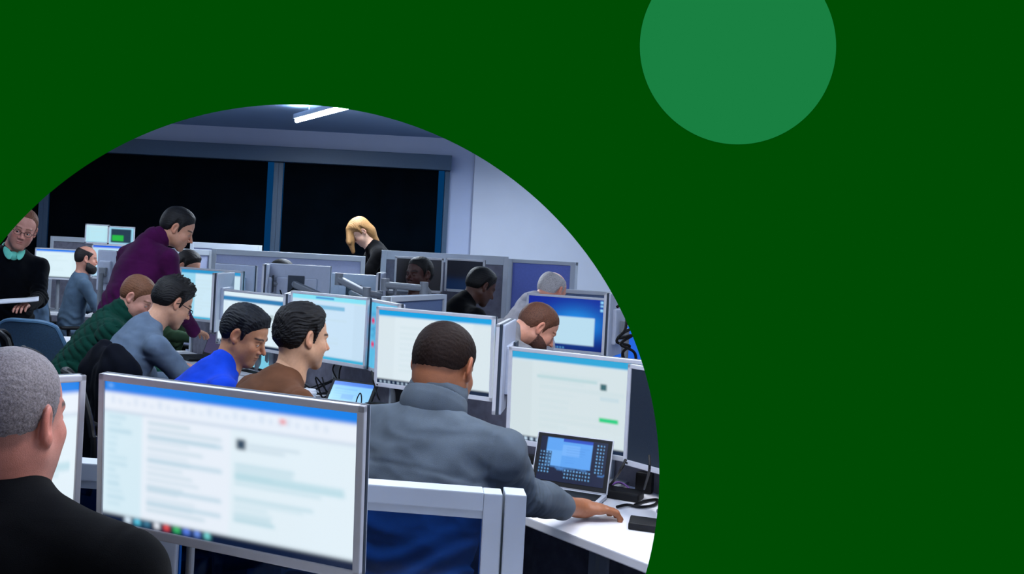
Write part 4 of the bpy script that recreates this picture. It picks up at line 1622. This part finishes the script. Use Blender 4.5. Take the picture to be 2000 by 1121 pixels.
# grey pullover man (in focus)
_d = np.array([.94, .32, -.08])
_d /= np.linalg.norm(_d)
_u = np.array([0, 0, 1.]) - _d * _d[2]
_u /= np.linalg.norm(_u)
HRr = np.stack([np.cross(_d, _u), _d, _u], 1)
root, I = person('broad man in a grey pullover seen from behind, hand on the desk', (868, 716, 3.0), (.55, .78, -.36), (.55, .84), lean=20,
                 neck=(.22, .38, .9), skin=(146, 92, 62), hair='short', haircol=(30, 20, 16), top='zip', topcol=(78, 87, 96), bulk=1.2, hs=1.06,
                 hres=.003, res=.0075, cuff=.66, hand=(.5, .85), hands=1.1, handrot=[None, HRr], stubble=.5, hairkw=dict(t=.0015, nape=.038, spec=.08, scalp=1, scalpw=.6), hairtone=(30, 19, 15),
                 sh_d=.08, arms=[((.05, .22, -.20), (-.08, .22, .02)), ('w', W(1015, 968, 2.90), GH(1132, 992, .77))], wr=1.3, nl=.155)
chair_for(I, 'black office chair under the broad man in grey', back=.74)

# brown sweater man
root, I = person('man in a brown sweater with thick dark hair turned to the monitor', (592, 659, 4.0), (.86, .42, -.12), (.82, .5), lean=38,
                 neck=(.30, .16, .9), skin=(196, 150, 118), hair='messy', haircol=(14, 12, 13), top='sweater', topcol=(92, 60, 42), hs=1.0, hres=.003, res=.008,
                 hairkw=dict(t=.019), stubble=.35)
chair_for(I, 'black office chair under the man in the brown sweater')

# blue polo man
root, I = person('man in a royal blue polo shirt looking down', (479, 655, 4.4), (.84, -.30, -.40), (.85, .3), lean=38,
                 neck=(.48, .05, .84), skin=(172, 122, 92), hair='combed', haircol=(10, 14, 22), top='polo', topcol=(18, 62, 190), hs=1.0, hres=.003, res=.008,
                 hairkw=dict(t=.015, lift=.006), stubble=.3)
chair_for(I, 'black office chair under the man in the blue polo')

# grey long sleeve, glasses
root, I = person('man in a slate grey long sleeved shirt with glasses, bent over the desk', (338, 592, 5.3), (.74, .42, -.45), (.82, .5), lean=30,
                 neck=(.55, .28, .62), skin=(196, 146, 118), hair='spiky', haircol=(14, 13, 14), top='sweater', topcol=(88, 103, 122), hs=1.0, hres=.0035, res=.01,
                 hairkw=dict(t=.02), specs=True, stubble=.15, arms=[None, ((.02, .20, -.20), (-.02, .22, -.02))], wr=1.3)
P5 = I
ang5 = math.atan2(.5, .82)
cp = W(214, 655, 5.0)
chair('dark office chair carrying a black jacket behind the man with glasses', cp[0] + .26, cp[1] + .12, ang5, back=1.0)
drape('black jacket hung over the chair behind the man with glasses', cp[0] + .26, cp[1] + .12, ang5, (6, 9, 19), back=1.03)
chair_for(I, 'black office chair under the man with glasses')

# green quilted jacket
root, I = person('man with short light brown hair in a dark green quilted jacket', (269, 581, 5.9), (.80, -.22, -.52), (.82, .25), lean=32,
                 neck=(.60, .0, .66), skin=(205, 150, 132), hair='short', haircol=(112, 74, 52), top='puffer', topcol=(13, 56, 46), hs=1.0, hres=.0035, res=.009,
                 hairkw=dict(t=.007), stubble=.1)
chair_for(I, 'black office chair under the man in the green jacket')
cp = W(92, 662, 6.35)
chair('empty blue grey mesh office chair at the left', cp[0], cp[1], R(78), mesh='mesh_blue', trim='mesh_trim', back=1.04, width=.52)

# purple standing man
root, I = person('standing man in a dark purple pullover bent over the desks', (347, 447, 6.5), (.88, .05, -.46), (.62, .75), lean=24,
                 neck=(.82, .1, .50), nl=.185, seated=False, skin=(186, 134, 108), hair='short', haircol=(18, 17, 19), top='zip', topcol=(62, 14, 58), hs=1.04,
                 hres=.0035, res=.010, hairkw=dict(t=.013), stubble=.3, bulk=1.02,
                 arms=[((.08, .02, -.28), (.0, .18, -.18)), ((.04, .06, -.28), (-.05, .20, -.17))])

# standing man with papers
root, I8 = person('standing man with glasses in a black sweater and mint shirt holding papers', (44, 447, 6.9), (.30, -.90, -.26), (.45, -.88), lean=12,
                  neck=(.46, -.30, .85), nl=.185, roll=R(-14), seated=False, skin=(198, 140, 124), hair='short', haircol=(104, 66, 46), top='sweater', topcol=(4, 7, 13), hs=1.1,
                  hres=.003, res=.010, hairkw=dict(t=.006, rec=.035), specs=True, stubble=.35, bulk=1.05, gaze=(.25, .9, .1),
                  arms=[('w', W(76, 584, 6.95), W(50, 597, 6.62)), ('w', W(-75, 585, 7.0), W(-30, 590, 6.66))], hand=(.5, .7))
# mint shirt collar
c7 = I8['C7']
nv = (I8['hc'] - c7) / np.linalg.norm(I8['hc'] - c7)
kf = Fld(c7 - .17, c7 + .17, .0035)
kf.add(rc(c7 - nv * .01, c7 + nv * .045, .082, .068), .008)
for s in (-1, 1):
    p0_ = c7 + I8['rt'] * s * .060 + I8['bd'] * .050 + nv * .030
    p1_ = c7 + I8['rt'] * s * .030 + I8['bd'] * .112 - np.array([0, 0, .045])
    ax_ = (p1_ - p0_) / np.linalg.norm(p1_ - p0_)
    nn_ = I8['bd'] * .8 + np.array([0, 0, .45]) + I8['rt'] * s * .35
    nn_ = nn_ - ax_ * (nn_ @ ax_)
    nn_ /= np.linalg.norm(nn_)
    kf.add(ell((p0_ + p1_) / 2, (.024, .007, np.linalg.norm(p1_ - p0_) * .62), np.stack([np.cross(nn_, ax_), nn_, ax_], 1)), .005)
kf.add(ell(c7 + I8['bd'] * .085 - np.array([0, 0, .03]), (.032, .018, .032), I8['SR']), .01)
kf.add(rc(c7 + nv * .07, c7 + nv * .2, .078, .09), .006, op='s')
link_world('shirt_collar', npmesh('shirt_collar', [kf.mesh()]), mat('mint shirt cloth', rgb(105, 205, 185), .8, noise=.05, nscale=30), root)
# papers
pb = MB()
for k in range(3):
    pts = []
    g = []
    for i in range(13):
        u = i / 12
        row = []
        for j in (0, 1):
            q = P(-22 + 98 * u, 585 - 4 * math.sin(u * PI * .9) - 7 * u ** 4 + 3 - k * .6, 6.66 + .02 - .0 * u + j * -.22)
            row.append(pb.bm.verts.new((q.x, q.y, q.z + .0 - j * .025)))
        g.append(row)
    for i in range(12):
        pb.bm.faces.new((g[i][0], g[i][1], g[i + 1][1], g[i + 1][0]))
po = pb.build('papers', M['paper'], None, smooth=True)
md = po.modifiers.new('thick', 'SOLIDIFY')
md.thickness = .0015
tag(po, 'sheaf of white papers in the hand of the standing man', 'papers')

# bearded man far left
root, I = person('seated balding man with a dark beard at the far left desk', (169, 506, 10.2), (.88, .25, -.12), (.85, .45), lean=8,
                 skin=(186, 130, 110), hair='fringe', haircol=(28, 22, 22), top='sweater', topcol=(74, 92, 110), hs=1.05, hres=.006, res=.014,
                 hairkw=dict(t=.006, hi=.075), beard=dict(col=(22, 16, 16), t=.02), neck=(.25, .12, .9))
cp = at_hip(I, -.06)
chair('office chair under the bearded man', cp[0], cp[1], math.atan2(.45, .85), back=1.0)
drape('grey blue jacket hung on the chair of the bearded man', cp[0], cp[1], math.atan2(.45, .85), (66, 84, 104), back=1.04)

# man in olive behind the farthest monitor
root, I = person('dark haired man in olive green behind the farthest lit monitor', (368, 521, 8.3), (.80, -.42, -.42), (.75, -.5), lean=14,
                 skin=(190, 136, 112), hair='short', haircol=(24, 19, 18), top='sweater', topcol=(52, 74, 52), hs=1.0, hres=.004, res=.013,
                 hairkw=dict(t=.016), neck=(.3, -.1, .9), arms=[((.04, .08, -.28), (-.10, .26, .0)), ((.04, .08, -.28), (-.06, .26, -.02))], bulk=.95)
chair_for(I, 'office chair under the man in olive green')
# head behind the wide monitor back
root, I = person('person with black hair whose head top shows above the wide grey monitor back', (548, 541, 8.2), (-.65, .6, -.15), (-.6, .7), lean=12,
                 skin=(170, 120, 95), hair='short', haircol=(10, 10, 12), top='sweater', topcol=(40, 46, 60), hs=1.05, hres=.006, res=.016, hairkw=dict(t=.018))
chair_for(I, 'office chair behind the wide grey monitor back')

# blonde woman
hx = [((( -.07), -.02, .04), (-.085, .03, -.10), .026, .03)]
ex = []
for s in (-1, 1):
    ex += [(((s * .06, .0, .06), (s * .085, .04, -.06), .036, .034), .03), (((s * .085, .04, -.06), (s * .07, .10, -.20), .034, .022), .03)]
ex += [(((0, -.09, .05), (0, -.13, -.08), .06, .055), .04), (((0, -.13, -.08), (.02, -.10, -.17), .055, .04), .03)]
def _w(x, y, z=9.45):
    return W(x, y, z)


EXW = []
_EX = [((_w(686, 445), _w(684, 470), .030, .034), .03), ((_w(684, 470), _w(690, 492), .034, .018), .03), ((_w(700, 440, 9.5), _w(722, 452, 9.5), .05, .05), .04), ((_w(722, 452, 9.5), _w(741, 480, 9.5), .05, .02), .04), ((_w(680, 448), _w(681, 474, 9.4), .022, .02), .02)]
root, I = person('woman with long blonde hair in black bending over behind the panel', (703, 453, 9.5), (-.62, -.22, -.74), (-.92, -.1), lean=34,
                 neck=(-.60, -.05, .62), seated=False, skin=(214, 168, 142), hair='long', haircol=(140, 102, 60), top='sweater', topcol=(3, 3, 5), hs=.98,
                 hres=.005, res=.014, hairkw=dict(t=.02, extraw=_EX), stubble=0, bulk=1.05, pelvis_z=.98, pants=(10, 10, 12))

# pair in the framed cubicle, its dimness put into their skin colours
root, I = person('smiling bearded man in black, dimness put into his skin colour, before the left black monitor', (818, 536, 7.4), (-.68, -.60, -.02), (-.5, -.4), lean=4,
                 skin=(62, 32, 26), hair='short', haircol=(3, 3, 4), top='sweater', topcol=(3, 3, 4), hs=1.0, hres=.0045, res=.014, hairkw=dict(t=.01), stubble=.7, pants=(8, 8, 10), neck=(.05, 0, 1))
chair_for(I, 'black office chair of the smiling man in the framed cubicle')
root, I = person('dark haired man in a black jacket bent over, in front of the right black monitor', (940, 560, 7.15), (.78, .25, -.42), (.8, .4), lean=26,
                 neck=(.6, .1, .62), skin=(66, 38, 28), hair='short', haircol=(3, 3, 4), top='coat', topcol=(3, 4, 6), hs=1.02, hres=.0045, res=.014, hairkw=dict(t=.014), pants=(8, 8, 10), stubble=.5)  # skin darkened to carry the shade of the cubicle
chair_for(I, 'black office chair of the man bent over in the framed cubicle')

# bald man in white
root, I = person('balding grey haired man in a white shirt behind the blue desktop monitor', (1079, 568, 7.1), (.75, .50, -.36), (.95, .12), lean=26,
                 neck=(.74, .25, .48), skin=(214, 148, 124), hair='fringe', haircol=(178, 172, 170), top='shirt', topcol=(186, 182, 188), hs=1.04, hres=.004, res=.012,
                 hairkw=dict(t=.007, hi=.085, rec=.07, peak=0), stubble=.1, bulk=1.05)
chair_for(I, 'office chair under the balding man in white')
# bearded man in grey
root, I = person('man with cropped brown hair and beard in a grey shirt, head down', (1050, 640, 5.2), (.80, .05, -.56), (.85, .35), lean=24,
                 neck=(.86, .15, .20), skin=(205, 146, 122), hair='short', haircol=(92, 58, 42), top='shirt', topcol=(128, 128, 132), hs=1.0, hres=.0035, res=.011,
                 hairkw=dict(t=.004, nape=.02), beard=dict(col=(78, 46, 34), t=.008), bulk=1.0)
chair_for(I, 'office chair under the bearded man in grey')
cp = W(984, 640, 5.75)
chair('navy office chair with a rounded back left of the cropped hair man', cp[0], cp[1], R(10), back=1.13, width=.42)

# nearest man
root, I = person('nearest man with cropped greying hair in a black top, seen from behind', (24, 818, 1.97), (.40, .91, -.04), (.44, .9), lean=10,
                 neck=(.08, .12, .98), skin=(176, 112, 96), hair='short', haircol=(112, 104, 106), top='sweater', topcol=(3, 4, 7), hs=1.13, hres=.003, res=.008,
                 hairkw=dict(rec=.03, scalp=1, scalpw=.5, t=.002), hairtone=(62, 54, 52), bulk=1.45, wr=.5, sh_d=.10, sh_w=.205, pants=(12, 14, 20),
                 arms=[((.05, .1, -.26), (-.06, .16, .04)), ((.06, .08, -.27), (-.10, .16, .05))], nl=.145)
chair_for(I, 'black office chair under the nearest man', back=.9)
